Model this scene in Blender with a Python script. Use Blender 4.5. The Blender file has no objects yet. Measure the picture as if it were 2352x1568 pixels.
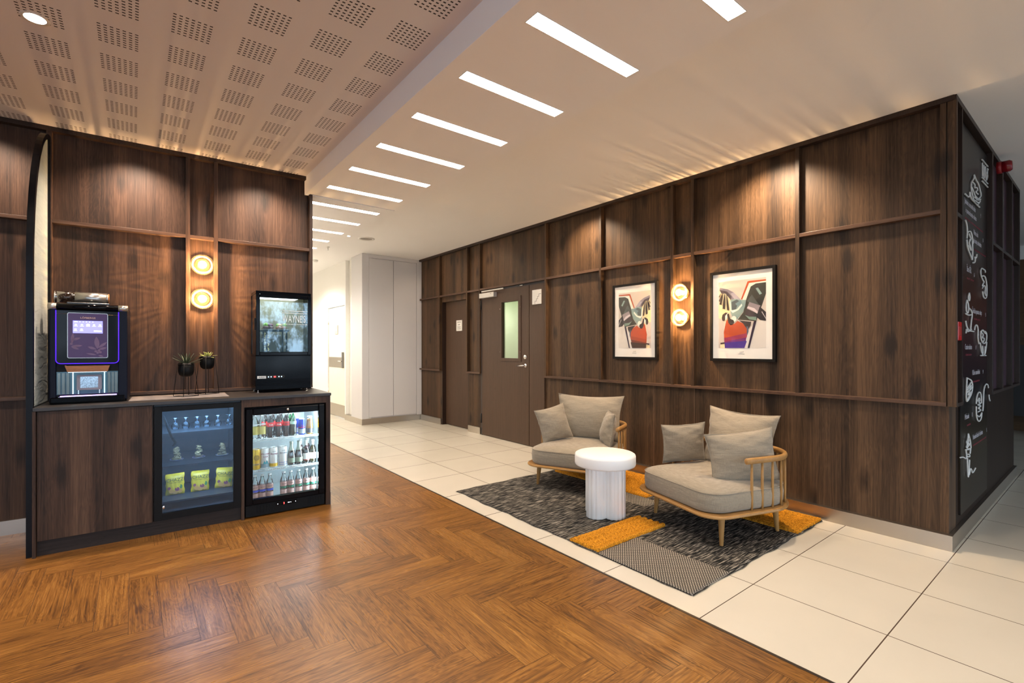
import bpy, math, random
from mathutils import Matrix, Vector
S = bpy.context.scene
C = S.collection
R = random.Random(7)
PI = math.pi
H = 1.297           # eye height of the photograph
THETA = 0.9043      # camera turned left of +Y (the tile joints)

# ------------------------------------------------------------------ camera
cam = bpy.data.cameras.new('camera')
co = bpy.data.objects.new('camera', cam); C.objects.link(co)
cam.sensor_width = 36.0; cam.lens = 1105.67/2352*36.0
cam.shift_y = (800.26-784)/2352
cam.clip_start = 0.05
co.location = (0, 0, H); co.rotation_euler = (PI/2, 0, THETA)
S.camera = co
S.cycles.transparent_max_bounces = 32
S.view_settings.view_transform = 'Standard'
S.view_settings.look = 'None'
S.view_settings.gamma = 1.0
S.view_settings.use_curve_mapping = False
S.view_settings.exposure = 1.12

# ------------------------------------------------------------------ world: overcast daylight and bare trees outside the front windows
W = bpy.data.worlds.new('daylight'); S.world = W; W.use_nodes = True
wn = W.node_tree.nodes; wl = W.node_tree.links
bgn = wn['Background']
tcw = wn.new('ShaderNodeTexCoord'); mpw = wn.new('ShaderNodeMapping'); mpw.inputs['Scale'].default_value = (60, 60, 34)
nzw = wn.new('ShaderNodeTexNoise'); nzw.inputs['Scale'].default_value = 1.0; nzw.inputs['Detail'].default_value = 8; nzw.inputs['Roughness'].default_value = .7
crw = wn.new('ShaderNodeValToRGB')
crw.color_ramp.elements[0].position = .44; crw.color_ramp.elements[0].color = (.05, .07, .08, 1)
crw.color_ramp.elements[1].position = .58; crw.color_ramp.elements[1].color = (.66, .78, .92, 1)
wl.new(tcw.outputs['Generated'], mpw.inputs[0]); wl.new(mpw.outputs[0], nzw.inputs['Vector'])
wl.new(nzw.outputs[0], crw.inputs[0]); wl.new(crw.outputs[0], bgn.inputs[0])
bgn.inputs[1].default_value = 4.6

# ------------------------------------------------------------------ lamps
def lamp(name, typ, loc, power, col, **k):
    l = bpy.data.lights.new(name, typ); l.energy = power; l.color = col
    for a, v in k.items():
        if a != 'aim' and a != 'rot': setattr(l, a, v)
    o = bpy.data.objects.new(name, l); C.objects.link(o); o.location = loc
    if 'aim' in k:
        d = Vector(k['aim'])-Vector(loc); o.rotation_euler = d.to_track_quat('-Z', 'Y').to_euler()
    elif 'rot' in k: o.rotation_euler = k['rot']
    return o
WARM = (1.0, .77, .54); WARMW = (1.0, .86, .70)
# downlights close to the right wall (they wash the upper panels)
for (x, y, p, ax) in ((-1.76, 3.78, 88, -1.78), (-3.78, 3.78, 58, -3.80), (-5.9, 3.45, 14, -5.9), (-7.2, 3.3, 10, -7.2)):
    lamp('wall_washer_lamp', 'SPOT', (x, y, 2.88), p, WARM, aim=(ax, 4.10, 1.9), spot_size=math.radians(118), spot_blend=.9, shadow_soft_size=.035)
# downlights close to the left wall
for (x, y, p) in ((-4.47, -.80, 38), (-4.42, .0, 62), (-4.34, .88, 58)):
    lamp('wall_washer_lamp', 'SPOT', (x, y, 2.87), p, (1.0, .76, .58), aim=(x-.26, y, 1.9), spot_size=math.radians(112), spot_blend=.9, shadow_soft_size=.035)
# first the glowing downlight; all other ceiling spots are added warm fill
for (x, y, p) in ((-3.247, -.373, 50), (-1.3, -.37, 85), (.8, -.37, 85), (-1.3, -2.6, 85), (.8, .7, 85), (-3.2, -2.6, 85), (2.8, -.4, 85)):
    lamp('downlight_and_fill_lamp', 'SPOT', (x, y, 2.86), p, WARMW, rot=(0, 0, 0), spot_size=math.radians(120), spot_blend=.8, shadow_soft_size=.05)
for (x, y, p) in ((-2.35, 3.0, 34), (-.9, 2.9, 30), (1.2, 3.2, 36), (-4.6, 2.9, 24), (3.2, 3.4, 40), (-6.4, 2.9, 24)):  # fill spots added under the plain ceiling, without fixtures
    lamp('downlight_and_fill_lamp', 'SPOT', (x, y, 2.89), p, WARMW, rot=(0, 0, 0), spot_size=math.radians(110), spot_blend=.8, shadow_soft_size=.05)
# portals that guide the daylight through the window openings
for nm, loc_, rt, sx_, sy_ in (('window_portal', (5.15, 3.5, 1.35), (0, PI/2, 0), 2.4, 15), ('window_portal', (1.4, -3.95, 1.35), (PI/2, 0, 0), 7.4, 2.4)):
    po = lamp(nm, 'AREA', loc_, 1, (1, 1, 1), shape='RECTANGLE', size=sx_, size_y=sy_, rot=rt); po.data.cycles.is_portal = True
# the bright corridor behind the left wall
for (x, y, p) in ((-9.6, 2.1, 85), (-12.5, 2.1, 110), (-7.4, 1.7, 40)):
    lamp('corridor_lamp', 'SPOT', (x, y, 2.65), p, (1.0, .94, .84), rot=(0, 0, 0), spot_size=math.radians(165), spot_blend=.6, shadow_soft_size=.12)

# ------------------------------------------------------------------ materials
def mat(name):
    m = bpy.data.materials.new(name); m.use_nodes = True
    return m, m.node_tree.nodes, m.node_tree.links, m.node_tree.nodes['Principled BSDF']
def setp(b, col=None, rough=None, metal=None, spec=None, em=None, es=None, coat=None, sheen=None):
    if col is not None: b.inputs['Base Color'].default_value = (*col, 1)
    if rough is not None: b.inputs['Roughness'].default_value = rough
    if metal is not None: b.inputs['Metallic'].default_value = metal
    if spec is not None: b.inputs['Specular IOR Level'].default_value = spec
    if em is not None: b.inputs['Emission Color'].default_value = (*em, 1)
    if es is not None: b.inputs['Emission Strength'].default_value = es
    if coat is not None: b.inputs['Coat Weight'].default_value = coat
    if sheen is not None: b.inputs['Sheen Weight'].default_value = sheen
_pl = {}
def srgb(r, g, b):
    f = lambda v: (v/255/12.92) if v <= 10 else ((v/255+.055)/1.055)**2.4
    return (f(r), f(g), f(b))
def plain(name, col, rough=.5, metal=0, spec=.5, em=None, es=None, coat=None, var=.06, vs=9.0):
    """painted / plastic / metal surface with a faint procedural unevenness"""
    if name in _pl: return _pl[name]
    m, n, l, b = mat(name)
    setp(b, col, rough, metal, spec, em, es, coat)
    tc = n.new('ShaderNodeTexCoord'); nz = n.new('ShaderNodeTexNoise'); nz.inputs['Scale'].default_value = vs; nz.inputs['Detail'].default_value = 4
    mr = n.new('ShaderNodeMapRange'); mr.inputs[3].default_value = 1-var; mr.inputs[4].default_value = 1+var
    mx = n.new('ShaderNodeMix'); mx.data_type = 'RGBA'; mx.blend_type = 'MULTIPLY'; mx.inputs[0].default_value = 1
    mx.inputs[6].default_value = (*col, 1)
    l.new(tc.outputs['Object'], nz.inputs['Vector']); l.new(nz.outputs[0], mr.inputs[0]); l.new(mr.outputs[0], mx.inputs[7]); l.new(mx.outputs[2], b.inputs['Base Color'])
    _pl[name] = m
    return m
def glow(name, col, strength):
    if name in _pl: return _pl[name]
    m, n, l, b = mat(name); setp(b, col, .5, 0, .2, col, strength); _pl[name] = m
    return m
def pane(name, tint=(1, 1, 1), refl=1.0, base=.04, gcol=(1, 1, 1), rough=0.0):
    """clear sheet or bottle glass: lets light through and mirrors by Fresnel"""
    if name in _pl: return _pl[name]
    m = bpy.data.materials.new(name); m.use_nodes = True; n = m.node_tree.nodes; l = m.node_tree.links
    n.remove(n['Principled BSDF']); out = n['Material Output']
    t = n.new('ShaderNodeBsdfTransparent'); t.inputs[0].default_value = (*tint, 1)
    g = n.new('ShaderNodeBsdfGlossy'); g.inputs['Roughness'].default_value = rough; g.inputs[0].default_value = (*gcol, 1)
    fr = n.new('ShaderNodeFresnel'); fr.inputs[0].default_value = 1.5
    ma = n.new('ShaderNodeMath'); ma.operation = 'MULTIPLY_ADD'; ma.inputs[1].default_value = refl; ma.inputs[2].default_value = base; ma.use_clamp = True
    mx = n.new('ShaderNodeMixShader')
    l.new(fr.outputs[0], ma.inputs[0]); l.new(ma.outputs[0], mx.inputs[0]); l.new(t.outputs[0], mx.inputs[1]); l.new(g.outputs[0], mx.inputs[2]); l.new(mx.outputs[0], out.inputs[0])
    _pl[name] = m
    return m
def wood(name, dark, mid, light, sc=1.0, axis=2, rough=.45, grain=1.0, band=.5, knots=True, bump=.15):
    m, n, l, b = mat(name); b.inputs['Roughness'].default_value = rough; b.inputs['Specular IOR Level'].default_value = .28
    tc = n.new('ShaderNodeTexCoord')
    def nz(sv, det, dist=0., rgh=.55):
        mp = n.new('ShaderNodeMapping'); s = [sv[0]*sc]*3; s[axis] = sv[1]*sc; mp.inputs['Scale'].default_value = s
        z = n.new('ShaderNodeTexNoise'); z.inputs['Scale'].default_value = 1; z.inputs['Detail'].default_value = det; z.inputs['Distortion'].default_value = dist; z.inputs['Roughness'].default_value = rgh
        l.new(tc.outputs['Object'], mp.inputs[0]); l.new(mp.outputs[0], z.inputs['Vector']); return z
    a = nz((7, .55), 4, 1.6); f = nz((95, 1.6), 4, .3, .7); p = nz((260, 9), 2, 0, .6); bd = nz((6.5, .05), 1)
    def math2(op, x, y, v=None):
        q = n.new('ShaderNodeMath'); q.operation = op
        if hasattr(x, 'links'): l.new(x, q.inputs[0])
        else: q.inputs[0].default_value = x
        if hasattr(y, 'links'): l.new(y, q.inputs[1])
        else: q.inputs[1].default_value = y
        return q.outputs[0]
    # cathedral figure: contour lines of a slowly varying field
    w = math2('MULTIPLY', a.outputs[0], 16.0); w = math2('FRACT', w, 0); w = math2('SUBTRACT', w, .5); w = math2('ABSOLUTE', w, 0)
    s1 = math2('MULTIPLY', f.outputs[0], 1.15*grain); s2 = math2('MULTIPLY', w, .30*grain); s3 = math2('MULTIPLY', p.outputs[0], .35*grain); s4 = math2('MULTIPLY', bd.outputs[0], band*1.6)
    t = math2('ADD', s1, s2); t = math2('ADD', t, s3); t = math2('ADD', t, s4)
    t = math2('SUBTRACT', t, .575*grain+.075*grain+.175*grain+.8*band-.5)
    if knots:
        sp_ = n.new('ShaderNodeSeparateXYZ'); l.new(tc.outputs['Object'], sp_.inputs[0]); cb_ = n.new('ShaderNodeCombineXYZ')
        xy_ = math2('ADD', sp_.outputs[0], sp_.outputs[1]); xy_ = math2('ADD', xy_, math2('MULTIPLY', a.outputs[0], .05)); l.new(math2('MULTIPLY', xy_, 3.1*sc), cb_.inputs[0]); l.new(math2('MULTIPLY', sp_.outputs[2], 1.25*sc), cb_.inputs[1])
        v = n.new('ShaderNodeTexVoronoi'); v.voronoi_dimensions = '2D'; v.inputs['Scale'].default_value = 1
        l.new(cb_.outputs[0], v.inputs['Vector'])
        kr = n.new('ShaderNodeMapRange'); kr.inputs[1].default_value = .02; kr.inputs[2].default_value = .14; kr.inputs[3].default_value = .42; kr.inputs[4].default_value = 0
        l.new(v.outputs['Distance'], kr.inputs[0]); t = math2('SUBTRACT', t, kr.outputs[0])
    cr = n.new('ShaderNodeValToRGB'); e = cr.color_ramp.elements
    e[0].position = .12; e[0].color = (*dark, 1); e[1].position = .95; e[1].color = (*light, 1)
    k = e.new(.5); k.color = (*mid, 1)
    l.new(t, cr.inputs[0]); l.new(cr.outputs[0], b.inputs['Base Color'])
    bp = n.new('ShaderNodeBump'); bp.inputs['Strength'].default_value = bump; bp.inputs['Distance'].default_value = .001
    l.new(t, bp.inputs['Height']); l.new(bp.outputs[0], b.inputs['Normal'])
    return m

WALNUT = wood('walnut laminate', (.018, .0092, .0045), (.062, .033, .0155), (.126, .069, .034), rough=.5, band=.9)
WALNUT_L = wood('walnut laminate left', (.017, .0092, .0060), (.054, .028, .0170), (.108, .060, .036), rough=.5, band=.9)
WALNUT_D = wood('walnut door veneer', (.040, .022, .013), (.070, .040, .024), (.098, .056, .034), rough=.45, grain=.7, band=.12, knots=False)
DARKWOOD = wood('dark edge laminate', (.014, .008, .006), (.030, .017, .012), (.048, .028, .019), rough=.4, band=.2, knots=False)
TOE = wood('dark toe board', (.010, .007, .0065), (.020, .013, .011), (.034, .023, .019), rough=.5, band=.2, knots=False, axis=1)
OAK = wood('oiled oak', (.20, .098, .030), (.36, .19, .062), (.49, .275, .105), sc=2.2, rough=.38, grain=.55, band=.3, knots=False, axis=0)
OAKV = wood('oiled oak upright', (.20, .098, .030), (.36, .19, .062), (.49, .275, .105), sc=2.2, rough=.38, grain=.55, band=.3, knots=False, axis=2)
CEILP = plain('ceiling paint', (.91, .895, .88), .75, var=.02, vs=1.5)
CEILG = plain('beam paint', (.62, .60, .64), .6, var=.02, vs=1.5)
WHITEP = plain('white wall paint', (.82, .80, .75), .55, var=.015, vs=2)
WHITEC = plain('white cabinet lacquer', (.62, .60, .60), .38, var=.01, vs=2)
GREYP = plain('grey shadow gap', (.05, .045, .045), .7)
STEEL = plain('brushed steel skirting', (.50, .45, .39), .30, 1.0, var=.06, vs=3)
CHROME = plain('polished chrome', (.78, .77, .75), .12, 1.0, var=.02)
BRASS = plain('aged brass', (.60, .40, .16), .25, 1.0, var=.05)
BLACK = plain('black powder coat', (.0045, .0045, .005), .45, spec=.16)
BLACKG = plain('black gloss plastic', (.002, .002, .003), .09, spec=.13)
BLACKM = plain('black rubber', (.012, .012, .012), .7)
PLASTW = plain('white plastic', (.72, .70, .66), .4)
DGREY = plain('dark grey worktop', (.026, .023, .023), .42, var=.25, vs=40)
LITSTRIP = glow('ceiling strip diffuser', (1.0, .90, .78), 18.0)
FABW = (.26, .215, .165)

def fabric(name, c1, c2, sc=520, rough=.95):
    m, n, l, b = mat(name); setp(b, c1, rough, 0, .15, sheen=.25)
    tc = n.new('ShaderNodeTexCoord'); outs = []
    for ax in ((1, 1, .04), (.04, .04, 1)):
        mp = n.new('ShaderNodeMapping'); mp.inputs['Scale'].default_value = [sc*v for v in ax]
        z = n.new('ShaderNodeTexNoise'); z.inputs['Scale'].default_value = 1; z.inputs['Detail'].default_value = 2
        l.new(tc.outputs['Object'], mp.inputs[0]); l.new(mp.outputs[0], z.inputs['Vector']); outs.append(z)
    ad = n.new('ShaderNodeMath'); ad.operation = 'ADD'; l.new(outs[0].outputs[0], ad.inputs[0]); l.new(outs[1].outputs[0], ad.inputs[1])
    mr = n.new('ShaderNodeMapRange'); mr.inputs[1].default_value = .75; mr.inputs[2].default_value = 1.25; l.new(ad.outputs[0], mr.inputs[0])
    mx = n.new('ShaderNodeMix'); mx.data_type = 'RGBA'; mx.inputs[6].default_value = (*c2, 1); mx.inputs[7].default_value = (*c1, 1)
    l.new(mr.outputs[0], mx.inputs[0]); l.new(mx.outputs[2], b.inputs['Base Color'])
    cm_ = n.new('ShaderNodeMapping'); cm_.inputs['Scale'].default_value = (5, 5, 17); z = n.new('ShaderNodeTexNoise'); z.inputs['Scale'].default_value = 1; z.inputs['Detail'].default_value = 2; z.inputs['Distortion'].default_value = .8
    l.new(tc.outputs['Object'], cm_.inputs[0]); l.new(cm_.outputs[0], z.inputs['Vector'])
    bp = n.new('ShaderNodeBump'); bp.inputs['Strength'].default_value = .5; bp.inputs['Distance'].default_value = .010
    l.new(z.outputs[0], bp.inputs['Height']); l.new(bp.outputs[0], b.inputs['Normal'])
    return m
LINEN = fabric('taupe linen', (.335, .278, .205), (.225, .186, .136))

def tiles():
    m, n, l, b = mat('cream porcelain tile'); b.inputs['Roughness'].default_value = .24; b.inputs['Specular IOR Level'].default_value = .5
    tc = n.new('ShaderNodeTexCoord'); mp = n.new('ShaderNodeMapping'); mp.inputs['Location'].default_value = (1.262, -2.683, 0)
    br = n.new('ShaderNodeTexBrick'); br.offset = 0; br.squash = 1
    br.inputs['Scale'].default_value = 1; br.inputs['Brick Width'].default_value = .6; br.inputs['Row Height'].default_value = .6
    br.inputs['Mortar Size'].default_value = .0026; br.inputs['Mortar Smooth'].default_value = .1
    br.inputs['Color1'].default_value = (.575, .525, .435, 1); br.inputs['Color2'].default_value = (.60, .55, .46, 1); br.inputs['Mortar'].default_value = (.085, .055, .04, 1)
    nz = n.new('ShaderNodeTexNoise'); nz.inputs['Scale'].default_value = 2.4; nz.inputs['Detail'].default_value = 7
    mr = n.new('ShaderNodeMapRange'); mr.inputs[3].default_value = .93; mr.inputs[4].default_value = 1.06
    mx = n.new('ShaderNodeMix'); mx.data_type = 'RGBA'; mx.blend_type = 'MULTIPLY'; mx.inputs[0].default_value = 1
    l.new(tc.outputs['Object'], mp.inputs[0]); l.new(mp.outputs[0], br.inputs['Vector']); l.new(tc.outputs['Object'], nz.inputs['Vector'])
    l.new(nz.outputs[0], mr.inputs[0]); l.new(br.outputs['Color'], mx.inputs[6]); l.new(mr.outputs[0], mx.inputs[7]); l.new(mx.outputs[2], b.inputs['Base Color'])
    return m
TILE = tiles()

def parquet():
    m, n, l, b = mat('herringbone oak plank'); b.inputs['Specular IOR Level'].default_value = .55
    uv = n.new('ShaderNodeUVMap'); geo = n.new('ShaderNodeNewGeometry')
    def nz(s, det, dist):
        mp = n.new('ShaderNodeMapping'); mp.inputs['Scale'].default_value = s
        z = n.new('ShaderNodeTexNoise'); z.inputs['Scale'].default_value = 1; z.inputs['Detail'].default_value = det; z.inputs['Distortion'].default_value = dist
        l.new(uv.outputs[0], mp.inputs[0]); l.new(mp.outputs[0], z.inputs['Vector']); return z.outputs[0]
    def M(op, x, y):
        q = n.new('ShaderNodeMath'); q.operation = op
        for i, a in enumerate((x, y)):
            if hasattr(a, 'links'): l.new(a, q.inputs[i])
            else: q.inputs[i].default_value = a
        return q.outputs[0]
    a = nz((1.5, 9, 1), 3, 1.4); f = nz((3.5, 120, 1), 4, .4); p = nz((14, 420, 1), 2, 0)
    w = M('ABSOLUTE', M('SUBTRACT', M('FRACT', M('MULTIPLY', a, 14.0), 0), .5), 0)
    t = M('ADD', M('MULTIPLY', f, 1.1), M('MULTIPLY', w, .40))
    t = M('ADD', t, M('MULTIPLY', a, .55)); t = M('ADD', t, M('MULTIPLY', p, .55))
    t = M('ADD', t, M('MULTIPLY', geo.outputs['Random Per Island'], .16))
    t = M('SUBTRACT', t, .80)
    # small eyes in the oak
    vm = n.new('ShaderNodeMapping'); vm.inputs['Scale'].default_value = (1.6, 5.5, 1); v = n.new('ShaderNodeTexVoronoi'); v.inputs['Scale'].default_value = 1
    l.new(uv.outputs[0], vm.inputs[0]); l.new(vm.outputs[0], v.inputs['Vector'])
    kr = n.new('ShaderNodeMapRange'); kr.inputs[1].default_value = .02; kr.inputs[2].default_value = .12; kr.inputs[3].default_value = .45; kr.inputs[4].default_value = 0
    l.new(v.outputs['Distance'], kr.inputs[0]); t = M('SUBTRACT', t, kr.outputs[0])
    cr = n.new('ShaderNodeValToRGB'); e = cr.color_ramp.elements
    e[0].position = .16; e[0].color = (.072, .028, .006, 1); e[1].position = .90; e[1].color = (.35, .165, .040, 1)
    k = e.new(.5); k.color = (.195, .080, .016, 1)
    l.new(t, cr.inputs[0]); l.new(cr.outputs[0], b.inputs['Base Color'])
    rr = n.new('ShaderNodeMapRange'); rr.inputs[3].default_value = .36; rr.inputs[4].default_value = .25; l.new(t, rr.inputs[0]); l.new(rr.outputs[0], b.inputs['Roughness'])
    bp = n.new('ShaderNodeBump'); bp.inputs['Strength'].default_value = .22; bp.inputs['Distance'].default_value = .0008
    l.new(t, bp.inputs['Height']); l.new(bp.outputs[0], b.inputs['Normal'])
    return m
PARQ = parquet()

def perforated():
    """plasterboard acoustic ceiling: groups of seven by eight slots"""
    m, n, l, b = mat('perforated acoustic ceiling'); b.inputs['Roughness'].default_value = .7
    tc = n.new('ShaderNodeTexCoord'); sx = n.new('ShaderNodeSeparateXYZ'); l.new(tc.outputs['Object'], sx.inputs[0])
    def M(op, x, y, z=0.):
        q = n.new('ShaderNodeMath'); q.operation = op
        for i, a in enumerate((x, y, z)):
            if hasattr(a, 'links'): l.new(a, q.inputs[i])
            else: q.inputs[i].default_value = a
        return q.outputs[0]
    gx = M('WRAP', M('SUBTRACT', sx.outputs[0], -2.9615), .31, 0.)   # position inside a group cell
    gy = M('WRAP', M('SUBTRACT', sx.outputs[1], .149), .2905, 0.)
    sxp = M('WRAP', gx, .0235, 0.); syp = M('WRAP', gy, .0247, 0.)
    ins = M('MULTIPLY', M('LESS_THAN', gx, .0235*8-.002), M('LESS_THAN', gy, .0247*7-.002))
    hx = M('LESS_THAN', sxp, .0088); hy = M('LESS_THAN', syp, .0135)
    hole = M('MULTIPLY', ins, M('MULTIPLY', hx, hy))
    mx = n.new('ShaderNodeMix'); mx.data_type = 'RGBA'; mx.inputs[6].default_value = (.72, .69, .70, 1); mx.inputs[7].default_value = (.030, .028, .032, 1)
    l.new(hole, mx.inputs[0]); l.new(mx.outputs[2], b.inputs['Base Color'])
    return m
PERF = perforated()

# ------------------------------------------------------------------ geometry helpers
class MB:
    def __init__(s): s.v = []; s.f = []; s.m = []; s.sm = []; s.uv = []
    def add(s, vs, fs, mi=0, smooth=False, M=None):
        o = len(s.v)
        for p in vs:
            p = Vector(p)
            if M is not None: p = M @ p
            s.v.append(tuple(p))
        for f in fs:
            s.f.append([i+o for i in f]); s.m.append(mi); s.sm.append(smooth)
        return s
    def box(s, x0, x1, y0, y1, z0, z1, mi=0, M=None):
        if x0 > x1: x0, x1 = x1, x0
        if y0 > y1: y0, y1 = y1, y0
        if z0 > z1: z0, z1 = z1, z0
        v = [(x0,y0,z0),(x1,y0,z0),(x1,y1,z0),(x0,y1,z0),(x0,y0,z1),(x1,y0,z1),(x1,y1,z1),(x0,y1,z1)]
        return s.add(v, [(0,3,2,1),(4,5,6,7),(0,1,5,4),(1,2,6,5),(2,3,7,6),(3,0,4,7)], mi, False, M)
    def lathe(s, prof, n=24, mi=0, M=None, smooth=True, rib=None, cap=True):
        vs = []; fs = []
        for (r, z) in prof:
            for i in range(n):
                a = 2*PI*i/n; rr = r*(1+(rib[1]*math.cos(rib[0]*a) if rib else 0))
                vs.append((rr*math.cos(a), rr*math.sin(a), z))
        k = len(prof)
        for j in range(k-1):
            for i in range(n): fs.append((j*n+i, j*n+(i+1) % n, (j+1)*n+(i+1) % n, (j+1)*n+i))
        if cap:
            if prof[0][0] > 1e-5: fs.append(tuple(range(n))[::-1])
            if prof[-1][0] > 1e-5: fs.append(tuple((k-1)*n+i for i in range(n)))
        return s.add(vs, fs, mi, smooth, M)
    def tube(s, path, r, n=8, mi=0, closed=False, M=None, ry=None, up=(0, 0, 1)):
        P = [Vector(p) for p in path]; k = len(P); vs = []; fs = []
        for i, p in enumerate(P):
            a = P[(i-1) % k] if (i or closed) else P[0]; b = P[(i+1) % k] if (i < k-1 or closed) else P[-1]
            t = (b-a)
            t = t.normalized() if t.length > 1e-9 else Vector((0, 0, 1))
            u = Vector(up)
            if abs(t.dot(u)) > .97: u = Vector((1, 0, 0)) if abs(t.x) < .9 else Vector((0, 1, 0))
            sd = t.cross(u).normalized(); w = sd.cross(t).normalized()
            rr = r[i] if isinstance(r, (list, tuple)) else r; r2 = ry if ry else rr
            for j in range(n):
                an = 2*PI*j/n; vs.append(tuple(p+sd*rr*math.cos(an)+w*r2*math.sin(an)))
        for i in range(k if closed else k-1):
            for j in range(n): fs.append((i*n+j, i*n+(j+1) % n, ((i+1) % k)*n+(j+1) % n, ((i+1) % k)*n+j))
        if not closed: fs.append(tuple(range(n))[::-1]); fs.append(tuple((k-1)*n+j for j in range(n)))
        return s.add(vs, fs, mi, True, M)
    def prism(s, poly, z0, z1, mi=0, M=None, smooth=False):
        n = len(poly); vs = [(x, y, z0) for x, y in poly]+[(x, y, z1) for x, y in poly]
        fs = [tuple(range(n))[::-1], tuple(range(n, 2*n))]+[(i, (i+1) % n, n+(i+1) % n, n+i) for i in range(n)]
        return s.add(vs, fs, mi, smooth, M)
    def ball(s, c, r, n=10, k=6, mi=0, M=None):
        rx, ry, rz = (r, r, r) if not isinstance(r, (tuple, list)) else r
        vs = [(c[0], c[1], c[2]-rz)]; fs = []
        for j in range(1, k):
            t = PI*j/k-PI/2
            for i in range(n):
                a = 2*PI*i/n; vs.append((c[0]+rx*math.cos(t)*math.cos(a), c[1]+ry*math.cos(t)*math.sin(a), c[2]+rz*math.sin(t)))
        vs.append((c[0], c[1], c[2]+rz))
        for i in range(n): fs.append((0, 1+(i+1) % n, 1+i))
        for j in range(k-2):
            for i in range(n): fs.append((1+j*n+i, 1+j*n+(i+1) % n, 1+(j+1)*n+(i+1) % n, 1+(j+1)*n+i))
        b = 1+(k-2)*n; e = len(vs)-1
        for i in range(n): fs.append((b+i, b+(i+1) % n, e))
        return s.add(vs, fs, mi, True, M)
    def build(s, name, mats, parent=None, bevel=0, label=None, seg=2, sub=0):
        me = bpy.data.meshes.new(name); me.from_pydata(s.v, [], s.f)
        if not isinstance(mats, (list, tuple)): mats = [mats]
        for m in mats: me.materials.append(m)
        me.polygons.foreach_set('material_index', s.m); me.polygons.foreach_set('use_smooth', s.sm); me.update()
        o = bpy.data.objects.new(name, me); C.objects.link(o)
        if parent is not None: o.parent = parent
        if bevel:
            b = o.modifiers.new('bevel', 'BEVEL'); b.width = bevel; b.segments = seg; b.limit_method = 'ANGLE'; b.angle_limit = math.radians(40)
        if sub:
            q = o.modifiers.new('sub', 'SUBSURF'); q.levels = sub; q.render_levels = sub
        if label: o['label'] = label
        return o
def tag(o, label, cat, group=None, kind=None):
    if label: o['label'] = label
    if cat: o['category'] = cat
    if group: o['group'] = group
    if kind: o['kind'] = kind
    return o
def thing(name, label, cat, loc=(0, 0, 0), rz=0, group=None):
    o = bpy.data.objects.new(name, None); C.objects.link(o); o.empty_display_size = .05
    o.location = loc; o.rotation_euler = (0, 0, rz)
    return tag(o, label, cat, group)
def struct(o, label=None):
    o['kind'] = 'structure'
    if label: o['label'] = label
    return o
def dup(o, loc=None, rz=None, label=None, parent=None):
    c = o.copy(); C.objects.link(c)
    if parent is not None: c.parent = parent
    for ch in o.children: dup(ch, parent=c)
    if loc is not None: c.location = loc
    if rz is not None: c.rotation_euler = (0, 0, rz)
    if label: c['label'] = label
    return c
def frame_m(o, X, Y):
    X = Vector(X).normalized(); Y = Vector(Y).normalized(); Z = X.cross(Y)
    return Matrix(((X.x, Y.x, Z.x, o[0]), (X.y, Y.y, Z.y, o[1]), (X.z, Y.z, Z.z, o[2]), (0, 0, 0, 1)))
def text(name, s, size, m, parent, M, align='LEFT', sx=1.0, ext=.0005, spacing=1.0, curve=None):
    cu = bpy.data.curves.new('tmp', 'FONT'); cu.body = s; cu.size = size; cu.align_x = align; cu.extrude = ext; cu.space_character = spacing; cu.resolution_u = 3
    t = bpy.data.objects.new('tmp', cu); C.objects.link(t); bpy.context.view_layer.update()
    me = bpy.data.meshes.new_from_object(t.evaluated_get(bpy.context.evaluated_depsgraph_get()))
    bpy.data.objects.remove(t); bpy.data.curves.remove(cu)
    for v in me.vertices:
        p = Vector((v.co.x*sx, v.co.y, v.co.z))
        if curve: a = p.x/curve; p = Vector((math.sin(a)*(curve+p.z), p.y, math.cos(a)*(curve+p.z)-curve))
        v.co = M @ p
    me.materials.clear(); me.materials.append(m)
    o = bpy.data.objects.new(name, me); C.objects.link(o)
    if parent is not None: o.parent = parent
    return o


# ------------------------------------------------------------------ setting: floors
PHI = math.asin(.0445)                      # the left wall stands 2.5 degrees off the tile joints
LO = Vector((-4.7344, 0, 0))
def L2W(d, u, z=0): return (LO.x+d*math.cos(PHI)+u*math.sin(PHI), -d*math.sin(PHI)+u*math.cos(PHI), z)

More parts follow.
